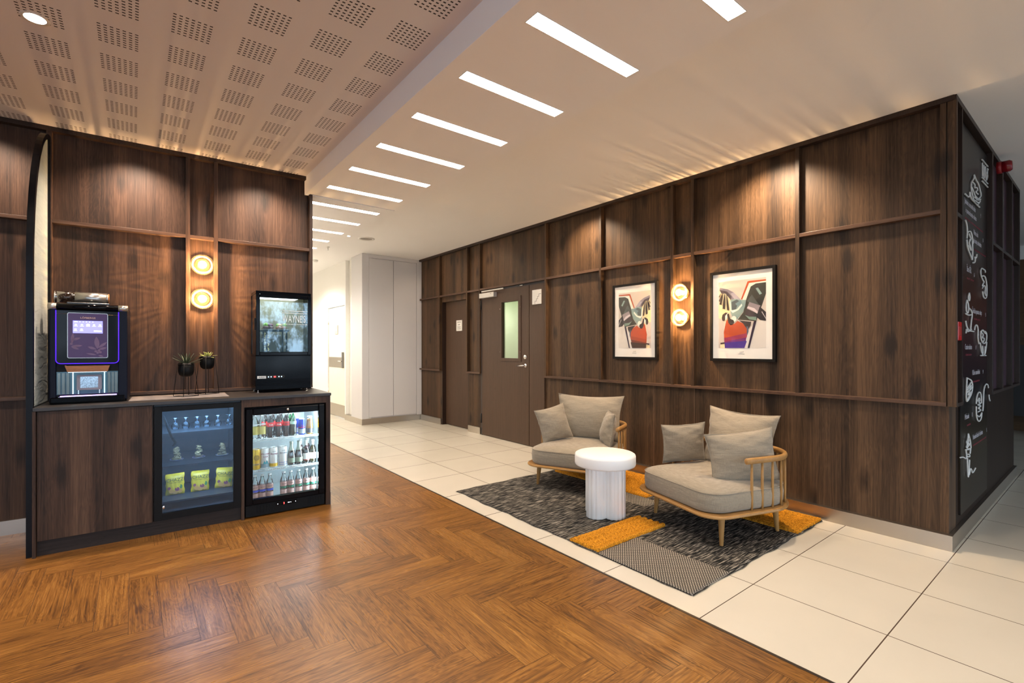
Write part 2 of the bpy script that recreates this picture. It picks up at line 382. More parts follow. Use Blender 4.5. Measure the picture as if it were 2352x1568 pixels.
def build_parquet():
    w, L = .128, .64; xr0, y0 = -2.28, .493
    X0, X1, Y0, Y1 = -12.0, 5.2, -4.0, 2.125
    vs = []; fs = []; uvs = []; g = .0007
    def plank(ax, ay, bx, by, horiz):
        x0, x1, y_0, y_1 = max(ax+g, X0), min(bx-g, X1), max(ay+g, Y0), min(by-g, Y1)
        if x1 <= x0 or y_1 <= y_0: return
        ru, rv = R.uniform(0, 60), R.uniform(0, 60)
        o = len(vs); q = [(x0, y_0), (x1, y_0), (x1, y_1), (x0, y_1)]
        for p in q: vs.append((p[0], p[1], 0.0))
        fs.append((o, o+1, o+2, o+3))
        for p in q:
            a, b = (p[0]-ax, p[1]-ay) if horiz else (p[1]-ay, p[0]-ax)
            uvs.append((a+ru, b+rv))
    for k in range(-60, 60):
        for j in range(-14, 14):
            xe = xr0+w*k+2*L*j; yk = y0+w*k
            if xe < X0 or xe-L > X1 or yk > Y1 or yk+w < Y0: pass
            else: plank(xe-L, yk, xe, yk+w, True)
            # upright plank to the right of this row end
            if not (xe > X1 or xe+w < X0 or yk+w < Y0 or yk+w-L > Y1): plank(xe, yk+w-L, xe+w, yk+w, False)
    b = len(vs)
    vs.extend([(X0, Y0, -.002), (X1, Y0, -.002), (X1, Y1, -.002), (X0, Y1, -.002)]); fs.append((b, b+1, b+2, b+3)); uvs += [(0, 0)]*4
    me = bpy.data.meshes.new('floor'); me.from_pydata(vs, [], fs); me.materials.append(PARQ); me.materials.append(GREYP)
    me.polygons[-1].material_index = 1
    uvl = me.uv_layers.new(name='UVMap')
    for i, lp in enumerate(me.loops): uvl.data[i].uv = uvs[lp.vertex_index]
    o = bpy.data.objects.new('floor', me); C.objects.link(o); return o
struct(build_parquet(), 'oak herringbone plank floor in front of the counter')
m = MB(); m.box(-16, 5.2, 2.14, 11.2, -.05, 0); m.box(-16, -12, -4, 2.14, -.05, 0)
struct(m.build('floor', TILE), 'cream porcelain tile floor along the panelled wall')
m = MB(); m.box(-16, 5.2, 2.125, 2.14, -.004, .0015)
struct(m.build('trim_1', plain('dark threshold strip', (.07, .055, .045), .35, .6)), 'dark metal strip between planks and tiles')

# ------------------------------------------------------------------ setting: ceilings
m = MB(); m.box(-4.95, 5.2, -4.0, 1.256, 2.889, 2.95)
struct(m.build('ceiling', PERF), 'perforated acoustic ceiling over the plank floor')
m = MB(); m.box(-16, 5.2, 2.14, 11.2, 2.911, 2.97)
struct(m.build('ceiling', CEILP), 'smooth painted ceiling over the tiles')
m = MB(); m.box(-4.70, 5.2, 1.256, 2.14, 2.735, 2.97)
struct(m.build('ceiling', CEILP, bevel=.002), 'lowered ceiling band with the light strips')
m = MB(); m.box(-16, -4.70, 1.256, 2.14, 2.729, 2.97); m.box(-16, -4.95, -4, 1.256, 2.729, 2.97)
struct(m.build('ceiling', CEILP), 'lowered ceiling band in the corridor')

# ------------------------------------------------------------------ setting: right wall with its battens
m = MB(); Y0w, Y1w = 4.15, 4.35
for a, b, z0, z1 in ((-4.58, -.7005, 0, 2.911), (-6.0, -4.58, 2.17, 2.911), (-6.38, -6.0, 0, 2.911), (-7.21, -6.38, 2.085, 2.911), (-8.30, -7.21, 0, 2.911)):
    m.box(a, b, Y0w, Y1w, z0, z1)
wr = struct(m.build('wall_right', WALNUT), 'walnut panelled wall with battens')
def batten(par, nm, x0, x1, y0, y1, z0, z1, mt): 
    q = MB(); q.box(x0, x1, y0, y1, z0, z1); return q.build(nm, mt, par, bevel=.0015)
batten(wr, 'top_trim', -7.95, -.665, 4.095, 4.15, 2.877, 2.911, DARKWOOD)
for x in (-1.588, -2.491, -2.709, -3.622, -4.534): batten(wr, 'batten', x-.015, x+.015, 4.10, 4.15, .925, 2.877, WALNUT)
for x in (-6.015, -6.365, -7.225): batten(wr, 'batten', x-.015, x+.015, 4.10, 4.15, .925, 2.877, WALNUT)
batten(wr, 'batten', -.735, -.705, 4.10, 4.15, .925, 2.877, WALNUT)
HRAIL = wood('walnut rail', (.030, .016, .010), (.088, .047, .029), (.15, .085, .052), rough=.4, band=.2, axis=0, knots=False)
batten(wr, 'rail', -7.94, -.72, 4.1012, 4.15, 2.170, 2.198, HRAIL)
batten(wr, 'rail', -4.549, -.705, 4.0988, 4.15, .925, .950, HRAIL)
batten(wr, 'rail', -6.38, -6.0, 4.0988, 4.15, .915, .940, HRAIL)
batten(wr, 'rail', -7.94, -7.21, 4.0988, 4.15, .915, .940, HRAIL)
# thin seams between the lower boards
sm = MB()
for x in (-4.30, -2.95, -2.50, -1.87): sm.box(x-.001, x+.001, 4.1488, 4.1502, .10, .925)
sm.build('seam', plain('light seam', (.22, .13, .08), .5), wr)
def skirt(nm, boxes):
    q = MB()
    for b in boxes: q.box(*b)
    return struct(q.build(nm, STEEL, bevel=.001), 'brushed steel skirting board')
skirt('baseboard_right', [(-4.55, -.675, 4.10, 4.15, 0, .10), (-6.365, -6.03, 4.125, 4.15, 0, .10), (-7.95, -7.225, 4.125, 4.15, 0, .10)])
skirt('baseboard_menu', [(-.70, -.676, 4.1505, 7.10, 0, .10)])

# door 1: flush fire door with vision panel
d1 = struct(thing('door_1', None, None, (-5.44, 4.14, 0)), 'dark veneered fire door with a narrow vision panel')
def at(x, y, z): return (x+5.44, y-4.14, z)
q = MB()
X0, X1, y0, y1 = -5.975+5.44, -4.886+5.44, -.012, .03
wx0, wx1, wz0, wz1 = -5.479+5.44, -5.102+5.44, 1.163, 1.953
q.box(X0, wx0, y0, y1, .008, 2.14); q.box(wx1, X1, y0, y1, .008, 2.14); q.box(wx0, wx1, y0, y1, .008, wz0); q.box(wx0, wx1, y0, y1, wz1, 2.14)
q.build('leaf', WALNUT_D, d1)
q = MB(); q.box(-4.874+5.44, -4.58+5.44, y0, y1, .008, 2.14); q.build('side_panel', WALNUT_D, d1)
q = MB(); q.box(-6.0+5.44, -5.98+5.44, -.01, .05, 0, 2.17); q.box(-6.0+5.44, -4.58+5.44, .005, .05, 2.142, 2.17); q.box(X1+.001, X1+.011, .01, .05, 0, 2.14); q.build('frame', GREYP, d1)
q = MB(); fx0, fx1, fz0, fz1 = -5.522+5.44, -5.045+5.44, 1.118, 2.02
q.box(fx0, wx0, -.022, y0, fz0, fz1); q.box(wx1, fx1, -.022, y0, fz0, fz1); q.box(wx0, wx1, -.022, y0, fz0, wz0); q.box(wx0, wx1, -.022, y0, wz1, fz1)
wf = q.build('window_frame', WALNUT_D, d1, bevel=.001)
q = MB()
for sx_ in (fx0+.012, fx1-.012):
    for sz in (1.25, 1.86): q.ball((sx_, -.0225, sz), .004, 8, 4)
q.build('screw', CHROME, wf)
q = MB(); q.box(wx0, wx1, .005, .011, wz0, wz1); q.build('window_pane', pane('door pane', (.88, .98, .86), .5, .02), d1)
hx = -4.953+5.44
q = MB(); q.lathe([(.026, 0), (.026, .006), (.022, .009)], 20, M=Matrix.Translation((hx, -.012, 1.07)) @ Matrix.Rotation(PI/2, 4, 'X'))
q.tube([(hx, -.012, 1.07), (hx, -.055, 1.07), (hx-.02, -.062, 1.068), (hx-.135, -.062, 1.062)], .0095, 10)
q.build('handle', CHROME, d1)
q = MB(); q.lathe([(.032, 0), (.032, .008), (.026, .016), (.010, .018)], 20, M=Matrix.Translation((hx-.005, -.012, 1.185)) @ Matrix.Rotation(PI/2, 4, 'X')); lk = q.build('lock', CHROME, d1)
q = MB(); q.box(hx-.007, hx-.003, -.0315, -.029, 1.178, 1.192); q.build('keyhole', BLACK, lk)
q = MB(); q.box(-5.965+5.44, -5.60+5.44, -.075, -.012, 2.045, 2.115); cl = q.build('door_closer', plain('closer silver', (.55, .53, .50), .35, .3), d1, bevel=.004)
q = MB(); q.box(-5.675+5.44, -5.665+5.44, -.0765, -.075, 2.09, 2.098); q.build('closer_mark', BLACK, cl)
q = MB(); q.box(-5.93+5.44, -5.40+5.44, -.06, -.04, 2.135, 2.152); q.build('closer_rail', plain('closer silver', (.55, .53, .50), .35, .3), d1)
q = MB()
for z in (1.95, .25): q.tube([at(-5.992, 4.118, z-.07), at(-5.992, 4.118, z+.07)], .009, 10)
q.build('hinge', BLACKM, d1)
q = MB(); q.box(-5.08+5.44, -5.02+5.44, -.012, .0, 2.150, 2.158); q.build('strike', CHROME, d1)
# stair hall seen through the vision panel
q = MB(); q.box(-6.9, -4.4, 5.6, 5.65, 0, 3); q.box(-4.45, -4.4, 4.35, 5.6, 0, 3); q.box(-6.9, -6.85, 4.35, 5.6, 0, 3); q.box(-6.9, -4.4, 4.35, 5.65, 2.95, 3); q.box(-6.9, -4.4, 4.35, 5.65, -.05, 0)
struct(q.build('wall_stairhall', plain('stair hall paint', (.62, .66, .50), .7)), 'pale green stair hall behind the door')
lamp('stair_hall_lamp', 'POINT', (-5.9, 5.3, 2.2), 7, (.95, 1.0, .80), shadow_soft_size=.08)

# door 2: recessed service door
d2 = struct(thing('door_2', None, None, (-6.80, 4.20, 0)), 'recessed dark veneered service door')
q = MB(); q.box(-.41, .42, .02, .06, .01, 2.085); q.build('leaf', WALNUT_D, d2)
q = MB(); q.box(-.41, -.395, -.05, .15, 0, 2.085); q.box(.405, .42, -.05, .15, 0, 2.085); q.build('jamb', DARKWOOD, d2)
q = MB(); q.box(-.045, .125, .010, .02, 1.588, 1.763); sg = q.build('notice_plate', PLASTW, d2, label='small white notice plate')
for k, (s_, z_) in enumerate((('DARBUOTOJŲ', 1.725), ('ĮĖJIMAS', 1.685), ('PAŠALINIAMS', 1.645), ('DRAUDŽIAMA', 1.615))):
    text('lettering', s_, .017, BLACK, sg, frame_m((.04, .0098, z_), (1, 0, 0), (0, 0, 1)), 'CENTER')

# ------------------------------------------------------------------ setting: menu wall round the corner
m = MB(); m.box(-.90, -.70, 4.35, 7.10, 0, 2.911); m.box(-7.95, -.90, 7.0, 7.10, 0, 2.911)
wm = struct(m.build('wall_menu', wood('walnut in shade', (.010, .006, .0045), (.022, .013, .009), (.036, .021, .014), rough=.45, band=.3, knots=False)), 'dark panelled wall round the corner')  # walnut again, with the corner's shade put into a darker colour
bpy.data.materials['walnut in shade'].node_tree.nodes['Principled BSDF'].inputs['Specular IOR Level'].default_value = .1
batten(wm, 'top_trim', -.70, -.655, 4.10, 7.10, 2.877, 2.911, DARKWOOD)
batten(wm, 'corner_post', -.70, -.655, 4.10, 4.13, .925, 2.877, WALNUT)
for y in (5.46, 5.99, 6.56, 7.085): batten(wm, 'fin', -.70, -.655, y-.02, y+.02, .925, 2.877, DARKWOOD)
for y0_, y1_ in ((4.13, 4.295), (5.48, 7.08)): 
    batten(wm, 'rail', -.70, -.6538, y0_, y1_, .925, .95, DARKWOOD); batten(wm, 'rail', -.70, -.6538, y0_, y1_, 2.14, 2.168, DARKWOOD)
q = MB(); q.box(-.70, -.694, 5.48, 7.065, .95, 2.877); q.build('purple_panel', plain('aubergine panel', (.050, .018, .030), .35), wm)
q = MB(); q.box(-.70, -.656, 4.275, 4.293, .95, 2.877); q.build('fin', DARKWOOD, wm)

# ------------------------------------------------------------------ setting: left wall (walnut panels) in its own slightly turned frame
wlft = thing('wall_left', None, None, LO, -PHI); struct(wlft, 'walnut panelled wall behind the coffee counter')
q = MB(); q.box(-.22, -.05, -4.2, 1.262, 0, 2.889); q.box(-.22, -.05, 1.262, 1.315, 0, 2.729)
q.build('panel', WALNUT_L, wlft)
def lb(nm, d0, d1_, u0, u1, z0, z1, mt): return batten(wlft, nm, d0, d1_, u0, u1, z0, z1, mt)
lb('top_trim', -.05, .005, -4.2, 1.272, 2.857, 2.889, DARKWOOD)
for u in (-3.3, -1.43, -.475, .350, .545): lb('batten', -.05, 0, u-.015, u+.015, .96, 2.857, WALNUT_L)
lb('batten', -.05, 0, 1.262, 1.315, 0, 2.729, WALNUT_L) if False else lb('batten', -.05, 0, 1.287, 1.315, .96, 2.729, WALNUT_L)
HRL = wood('walnut rail left', (.024, .0135, .009), (.074, .041, .027), (.135, .079, .051), rough=.4, band=.2, axis=1, knots=False)
lb('rail', -.05, -.0012, -4.2, 1.2869, 2.200, 2.226, HRL); lb('rail', -.05, .0012, -4.2, 1.316, .935, .960, HRL)
q = MB(); q.box(-.05, -.035, -4.2, 1.315, 0, .10)
bl = q.build('baseboard_left', STEEL); bl.location = LO; bl.rotation_euler = (0, 0, -PHI); struct(bl, 'steel skirting board of the left wall')

# ------------------------------------------------------------------ setting: white corridor
m = MB(); m.box(-16, -4.96, 1.06, 1.256, 0, 2.729); struct(m.build('wall_corridor', WHITEP), 'white corridor wall behind the panelling')
m = MB(); m.box(-16.1, -16, 1.0, 3.2, 0, 2.97); struct(m.build('wall_end', WHITEP), 'white end wall of the corridor')
m = MB(); m.box(-16, -9.82, 3.05, 3.2, 0, 2.911); m.box(-9.82, -8.84, 3.05, 3.2, 2.10, 2.911); m.box(-8.84, -8.80, 3.05, 3.2, 0, 2.911); m.box(-8.80, -7.965, 3.12, 3.2, 0, 2.911)
struct(m.build('wall_hall', WHITEP), 'white corridor wall with a room door')
skirt('baseboard_hall', [(-8.80, -7.965, 3.035, 3.12, 0, .10)])
# door 3: white room door in the corridor
d3 = struct(thing('door_3', None, None, (-9.33, 3.07, 0)), 'white room door with steel plates in the bright corridor')
q = MB(); q.box(-.475, .475, .0, .04, .01, 2.085); q.build('leaf', plain('white door paint', (.82, .76, .64), .5), d3)
q = MB(); q.box(-.475, .39, -.003, 0, .936, 1.133); q.build('push_plate', STEEL, d3)
q = MB(); q.box(-.475, .475, -.003, 0, .01, .24); q.build('kick_plate', STEEL, d3)
q = MB(); q.box(.335, .385, -.03, 0, .936, 1.23); lkk = q.build('card_lock', plain('lock grey', (.20, .19, .18), .3, .7), d3, bevel=.004)
q = MB(); q.tube([(.36, -.03, 1.06), (.36, -.07, 1.06), (.22, -.07, 1.055)], .010, 8); q.build('handle', CHROME, lkk)
q = MB(); q.box(-.10, .07, -.01, 0, 1.572, 1.743); pl_ = q.build('door_number_plate', plain('brass sign', (.58, .50, .40), .4), d3)
text('lettering', '101', .05, PLASTW, pl_, frame_m((-.015, -.0105, 1.64), (1, 0, 0), (0, 0, 1)), 'CENTER')
q = MB(); q.tube([(-.478, -.01, 1.77), (-.478, -.01, 1.89)], .01, 8); q.tube([(-.478, -.01, .4), (-.478, -.01, .52)], .01, 8); q.build('hinge', CHROME, d3)

# ------------------------------------------------------------------ setting: far end, front windows and the wall behind the camera
BROWNW = wood('brown wood far wall', (.05, .025, .010), (.11, .058, .024), (.16, .09, .042), rough=.4, band=.3, knots=False, axis=0)
m = MB(); m.box(-8, 5.2, 11.0, 11.2, 0, 2.70); struct(m.build('wall_far', BROWNW), 'brown wooden wall at the far end')
m = MB(); m.box(-8, 5.2, 11.0, 11.2, 2.70, 2.97); struct(m.build('trim_2', WHITEP), 'white band standing in for the lit ceiling above the far wall')  # added white band, its colour stands for the bright lit ceiling
m = MB(); m.box(-8, 5.2, 10.5, 10.98, .28, 1.35); struct(m.build('trim_3', plain('dark counter front', (.02, .018, .018), .5)), 'dark counter front at the far end')
m = MB(); m.box(-8.0, -7.965, 4.35, 11.2, 0, 2.97); struct(m.build('wall_back', WHITEP))
m = MB(); m.box(-5.1, -2.3, -4.1, -4.0, 0, 2.95); m.box(-2.3, 5.2, -4.1, -4.0, 0, .12); m.box(-2.3, 5.2, -4.1, -4.0, 2.55, 2.95)
for x in (-2.25, .2, 2.7, 5.15): m.box(x-.06, x+.06, -4.1, -4.0, .12, 2.55)
struct(m.build('wall_near', plain('grey brown paint', (.20, .16, .13), .6)), 'wall with shop windows behind the camera')
m = MB(); m.box(-2.3, 5.2, -4.06, -4.05, .12, 2.55); struct(m.build('window_2', pane('shop window', (.95, .98, 1), .8, .02)), 'second shop window behind the camera')
m = MB()
m.box(5.2, 5.35, -4.1, 11.2, 0, .12); m.box(5.2, 5.35, -4.1, 11.2, 2.55, 2.97)
for y in (-4.05, -1.2, 1.5, 4.2, 6.9, 11.15): m.box(5.2, 5.35, y-.09, y+.09, .12, 2.55)
struct(m.build('wall_front', plain('dark window frames', (.03, .03, .035), .4)), 'dark window front behind the camera')
m = MB(); m.box(5.27, 5.28, -4.1, 11.2, .12, 2.55); struct(m.build('window_1', pane('shop window', (.95, .98, 1), .8, .02)), 'shop window behind the camera')
m = MB(); m.box(5.6, 30, -18, 26, -.3, -.2); m.box(-6, 5.6, -18, -4.4, -.3, -.2); struct(m.build('ground', plain('pavement', (.18, .19, .20), .9)), 'pavement outside the windows')


# ------------------------------------------------------------------ ceiling fixtures
ORD = ['nearest', 'second', 'third', 'fourth', 'fifth', 'sixth', 'seventh', 'eighth', 'ninth', 'tenth', 'eleventh', 'twelfth']
st0 = None
q = MB(); q.box(-.039, .039, -.346, .346, -.0015, .010); hous = None
for i in range(12):
    x = -1.035-.5545*i; zc = 2.735 if x > -4.70 else 2.729
    lab = 'recessed white ceiling light strip, %s of the row counted from the front' % ORD[i]
    if st0 is None:
        st0 = thing('ceiling_light_strip', lab, 'ceiling light', (x, 1.705, zc), 0, 'light strips in the lowered ceiling')
        q.build('diffuser', LITSTRIP, st0)
        t = MB(); 
        for a, b, c_, d in ((-.042, -.039, -.349, .349), (.039, .042, -.349, .349), (-.042, .042, -.349, -.346), (-.042, .042, .346, .349)): t.box(a, b, c_, d, -.002, .010)
        t.build('frame', PLASTW, st0)
    else: dup(st0, (x, 1.705, zc), None, lab)
dl = thing('downlight', 'round recessed downlight glowing in the perforated ceiling', 'ceiling light', (-3.247, -.373, 2.889))
q = MB(); q.lathe([(.035, -.001), (.052, -.004), (.056, 0)], 28, cap=False); q.build('ring', PLASTW, dl)
q = MB(); q.lathe([(0, -.002), (.04, -.002)], 28, cap=False); q.build('lamp_face', glow('downlight face', (1, .9, .78), 60), dl)
sp = thing('ceiling_speaker', 'round white ceiling loudspeaker with a grille in front of the white cabinets', 'speaker', (-6.88, 2.69, 2.911))
q = MB(); q.lathe([(.085, -.004), (.098, -.010), (.115, -.008), (.118, 0)], 36, cap=False); q.build('ring', PLASTW, sp)
q = MB(); q.lathe([(0, -.004), (.088, -.004)], 36, cap=False); q.build('grille', plain('speaker mesh', (.30, .27, .24), .7, vs=300, var=.4), sp)
sk_ = thing('sprinkler_head', 'small sprinkler head under the corridor ceiling', 'sprinkler', (-7.82, 2.43, 2.911))
q = MB(); q.lathe([(.03, 0), (.026, -.006)], 16); q.build('rosette', PLASTW, sk_)
q = MB(); q.tube([(0, 0, -.006), (0, 0, -.035)], .007, 8); q.tube([(-.012, 0, -.02), (-.006, 0, -.05), (.006, 0, -.05), (.012, 0, -.02)], .002, 6); q.lathe([(.014, -.052), (.014, -.05)], 12); q.build('nozzle', CHROME, sk_)
q = MB(); q.lathe([(.045, 0), (.045, -.02), (.035, -.035), (0, -.038)], 24); tag(q.build('smoke_detector', PLASTW), 'small round smoke detector on the corridor ceiling', 'smoke detector').location = (-9.12, 2.61, 2.911)
q = MB(); q.lathe([(0, -.003), (.018, -.003), (.02, 0)], 16); tag(q.build('indicator_light', glow('tiny lamp', (1, .95, .85), 12)), 'tiny lit indicator lamp beside the ceiling loudspeaker', 'light').location = (-6.88, 2.43, 2.911)

# ------------------------------------------------------------------ white built-in cupboard at the end of the panelled wall
cb = thing('wardrobe_cupboard', 'tall white lacquered built-in cupboard with two doors beside the panelling', 'cupboard', (-7.96, 3.10, 0))
q = MB(); q.box(-.5, -.014, -.065, 1.049, .10, 2.91); q.build('body', WHITEC, cb)
for (a, b) in ((.055, .495), (.505, .945)):
    q = MB(); q.box(-.014, .006, a, b, .12, 2.84); q.build('door', WHITEC, cb, bevel=.0015)
q = MB(); q.box(-.014, .006, -.065, .049, .10, 2.91); q.box(-.014, .006, .951, 1.049, .10, 2.91); q.box(-.014, .006, .049, .951, 2.848, 2.91); q.build('frame', WHITEC, cb, bevel=.0015)
q = MB(); q.box(-.5, .002, -.063, 1.0495, 0, .10); q.build('plinth', STEEL, cb)

# ------------------------------------------------------------------ stair sign
sg = thing('stair_sign', 'small white square sign with a black stair symbol beside the fire door', 'sign', (-4.72, 4.125, 1.968))
q = MB(); q.box(-.087, .087, -.008, .004, -.095, .095); q.build('plate', PLASTW, sg, bevel=.002)
q = MB(); pts = [(-.035, -.085)]; 
x, z = -.035, -.06
path = [(-.03, -.09), (-.03, -.055), (-.002, -.055), (-.002, -.025), (.022, -.025), (.022, .005), (.046, .005), (.046, .035), (.087, .035)]
for a, b in zip(path[:-1], path[1:]): q.box(min(a[0], b[0])-.002, max(a[0], b[0])+.002, -.0088, -.0078, min(a[1], b[1])-.002, max(a[1], b[1])+.002)
q.build('stair_symbol', BLACK, sg)

# ------------------------------------------------------------------ framed prints
def art(root, mirror):
    col = {}
    def cm(rgb):
        nm = 'print ink %d %d %d' % rgb
        return plain(nm, srgb(*rgb), .45, var=.04, vs=30)
    def mp(x, y):
        top = 335-(x-1412)*60/568; u = (x-1412)/568; v = (1118-y)/(1118-top); u = min(max(u, 0), 1); v = min(max(v, 0), 1)
        if mirror: u = 1-u
        return (-.205+.41*u, -.294+.588*v)
    body = (178, 74, 40); low = (62, 42, 36) if mirror else (72, 46, 140); band = (160, 66, 36) if mirror else (150, 52, 84); band2 = (112, 50, 34) if mirror else (112, 42, 110)
    P = [
     ((205, 194, 182), [(1412, 335), (1980, 275), (1985, 1118), (1412, 1118)]),
     ((226, 208, 162), [(1412, 600), (1545, 660), (1565, 800), (1490, 800), (1480, 770), (1412, 770)]),
     ((186, 178, 176), [(1412, 765), (1475, 770), (1488, 1118), (1412, 1118)]),
     ((228, 212, 172), [(1430, 1080), (1490, 1065), (1490, 1118), (1430, 1118)]),
     ((214, 208, 200), [(1870, 795), (1985, 795), (1985, 1118), (1790, 1118)]),
     ((182, 82, 44), [(1690, 535), (1768, 325), (1790, 318), (1980, 300), (1980, 318), (1788, 342), (1706, 545)]),
     ((214, 222, 208), [(1704, 545), (1786, 345), (1980, 318), (1980, 338), (1865, 352), (1808, 385), (1745, 575)]),
     ((62, 62, 56), [(1742, 570), (1806, 385), (1865, 350), (1980, 336), (1980, 470), (1935, 610), (1900, 700), (1870, 800), (1760, 790), (1650, 780), (1720, 690)]),
     ((82, 88, 86), [(1760, 560), (1820, 480), (1870, 560), (1900, 600), (1790, 580)]),
     ((70, 78, 74), [(1850, 420), (1880, 400), (1940, 470), (1915, 485)]), ((138, 162, 156), [(1862, 405), (1890, 400), (1935, 470), (1908, 484)]),
     ((128, 122, 134), [(1422, 420), (1432, 400), (1530, 420), (1600, 455), (1690, 545), (1600, 570), (1565, 520), (1530, 460)]),
     ((166, 160, 172), [(1560, 470), (1600, 455), (1690, 545), (1630, 560)]),
     ((70, 62, 74), [(1420, 425), (1520, 445), (1575, 505), (1568, 560), (1545, 530), (1500, 480), (1450, 470)]),
     ((226, 212, 168), [(1425, 470), (1500, 470), (1560, 540), (1560, 700), (1500, 690), (1420, 640)]),
     ((134, 158, 156), [(1560, 545), (1620, 530), (1690, 545), (1752, 545), (1740, 620), (1715, 690), (1650, 770), (1600, 790), (1565, 700)]),
     ((84, 96, 100), [(1575, 570), (1640, 540), (1690, 570), (1650, 600), (1620, 680), (1580, 660)]),
     ((112, 140, 146), [(1620, 590), (1690, 545), (1700, 580), (1650, 620)]),
     ((228, 230, 220), [(1700, 590), (1706, 612), (1660, 665), (1590, 700), (1560, 670), (1550, 560), (1562, 560), (1575, 670), (1640, 655)]),
     ((150, 138, 142), [(1790, 570), (1918, 612), (1892, 712), (1760, 650)]),
     ((206, 194, 198), [(1762, 640), (1775, 620), (1850, 645), (1892, 690), (1884, 712), (1840, 680)]),
     ((72, 62, 66), [(1756, 655), (1840, 690), (1868, 745), (1800, 765), (1735, 720)]),
     ((52, 48, 52), [(1910, 625), (1985, 690), (1985, 795), (1915, 785), (1868, 745), (1885, 700)]),
     ((186, 178, 180), [(1930, 690), (1936, 680), (1985, 760), (1985, 775)]),
     ((122, 146, 134), [(1738, 725), (1790, 745), (1872, 745), (1870, 790), (1790, 778)]),
     ((64, 56, 58), [(1668, 790), (1812, 805), (1806, 850), (1775, 900), (1760, 960), (1720, 830)]),
     ((86, 94, 116), [(1755, 860), (1778, 862), (1782, 960), (1758, 1010)]),
     ((214, 208, 204), [(1760, 985), (1790, 900), (1840, 830), (1838, 890), (1776, 1118), (1728, 1118)]),
     ((48, 38, 60), [(1842, 800), (1874, 795), (1792, 1118), (1770, 1118)]),
     (body, [(1485, 1045), (1478, 930), (1508, 800), (1530, 775), (1555, 830), (1610, 830), (1650, 795), (1715, 825), (1760, 890), (1762, 990)]),
     (band, [(1481, 1000), (1762, 940), (1756, 985), (1484, 1045)]),
     (band2, [(1484, 1045), (1756, 990), (1748, 1035), (1486, 1062)]),
     (low, [(1487, 1058), (1750, 1030), (1760, 1040), (1732, 1118), (1492, 1118)]),
     ((48, 38, 48), [(1434, 1056), (1487, 1050), (1487, 1066), (1438, 1074)]),
     ((220, 226, 216), [(1605+32*math.cos(a*PI/6), 770+36*math.sin(a*PI/6)) for a in range(12)]),
     ((226, 226, 220), [(1490, 735), (1525, 700), (1545, 705), (1510, 780), (1492, 785)]),
     ((50, 42, 46), [(1452, 760), (1462, 720), (1500, 695), (1530, 700), (1520, 708), (1496, 735), (1496, 780), (1480, 800), (1460, 790)]),
     ((50, 42, 46), [(1520, 715), (1540, 705), (1560, 770), (1600, 785), (1608, 810), (1590, 840), (1562, 846), (1535, 815), (1528, 770)]),
    ]
    for (x0, y0_, x1, y1_, w) in ((1455, 470, 1424, 560, 9), (1468, 470, 1436, 598, 14), (1492, 475, 1478, 650, 17), (1515, 485, 1533, 665, 13), (1440, 470, 1420, 510, 6)):
        pl = []
        for t in range(9): 
            f = t/8; ww = w*(.25+.75*math.sin(PI*min(1, f*1.02)*.62)); pl.append((x0+(x1-x0)*f+ww, y0_+(y1_-y0_)*f+(8 if t == 8 else 0)))
        for t in range(8, -1, -1):
            f = t/8; ww = w*(.25+.75*math.sin(PI*min(1, f*1.02)*.62)); pl.append((x0+(x1-x0)*f-ww, y0_+(y1_-y0_)*f))
        P.append(((52, 44, 44), pl))
    for k in range(7): P.append(((44, 46, 44), [(1868+k*9, 540-k*6), (1872+k*9, 536-k*6), (1925+k*5, 600-k*14), (1920+k*5, 604-k*14)]))
    q = MB(); mats = []; idx = {}
    for k, (rgb, pl) in enumerate(P):
        if rgb not in idx: idx[rgb] = len(mats); mats.append(cm(rgb))
        pts = [mp(*p) for p in pl]
        ar = sum(pts[i][0]*pts[(i+1) % len(pts)][1]-pts[(i+1) % len(pts)][0]*pts[i][1] for i in range(len(pts)))
        if ar < 0: pts = pts[::-1]
        q.add([(a, -.0070-.00006*k, b+.012) for a, b in pts], [tuple(range(len(pts)))], idx[rgb])
    # concave outlines: let the triangulator handle them
    o = q.build('printed_picture', mats, root)
    return o
def picture(x, label, mirror):
    r = thing('framed_print', label, 'picture', (x, 4.13, 1.584), 0, 'framed abstract prints on the panelled wall')
    q = MB(); w, h, f = .283, .398, .024
    q.box(-w, -w+f, -.018, .019, -h, h); q.box(w-f, w, -.018, .019, -h, h); q.box(-w+f, w-f, -.018, .019, -h, -h+f); q.box(-w+f, w-f, -.018, .019, h-f, h)
    q.build('frame', plain('black stained ash', (.008, .007, .0065), .45, spec=.15, vs=60, var=.3), r, bevel=.001)
    q = MB(); q.box(-w+f, w-f, -.0065, .0, -h+f, h-f); q.build('mount', plain('white mount board', (.80, .77, .72), .6), r)
    o = art(r, mirror)
    q = MB(); q.tube([(-.012+.012*math.cos(a*.7)+.002*a, -.0072, -.318+.007*math.sin(a*.9)) for a in range(12)], .0006, 4)
    q.build('monogram', BLACK, r)
    text('caption', 'ABSTRACT', .0075, BLACK, r, frame_m((0, -.0070, -.335), (1, 0, 0), (0, 0, 1)), 'CENTER', ext=.0001) if False else text('caption', 'MENO GALERIJA', .007, BLACK, r, frame_m((0, -.0070, -.336), (1, 0, 0), (0, 0, 1)), 'CENTER', ext=.0001)
    q = MB(); q.box(-w+f, w-f, -.0125, -.0115, -h+f, h-f); q.build('glazing', pane('picture glass', (.99, .99, .99), .25, 0.0), r)
picture(-3.17, 'smaller looking framed print of a winged figure with an orange body, nearer the fire door', True)
picture(-2.04, 'framed print of a winged figure with an orange and violet body, behind the right armchair', False)

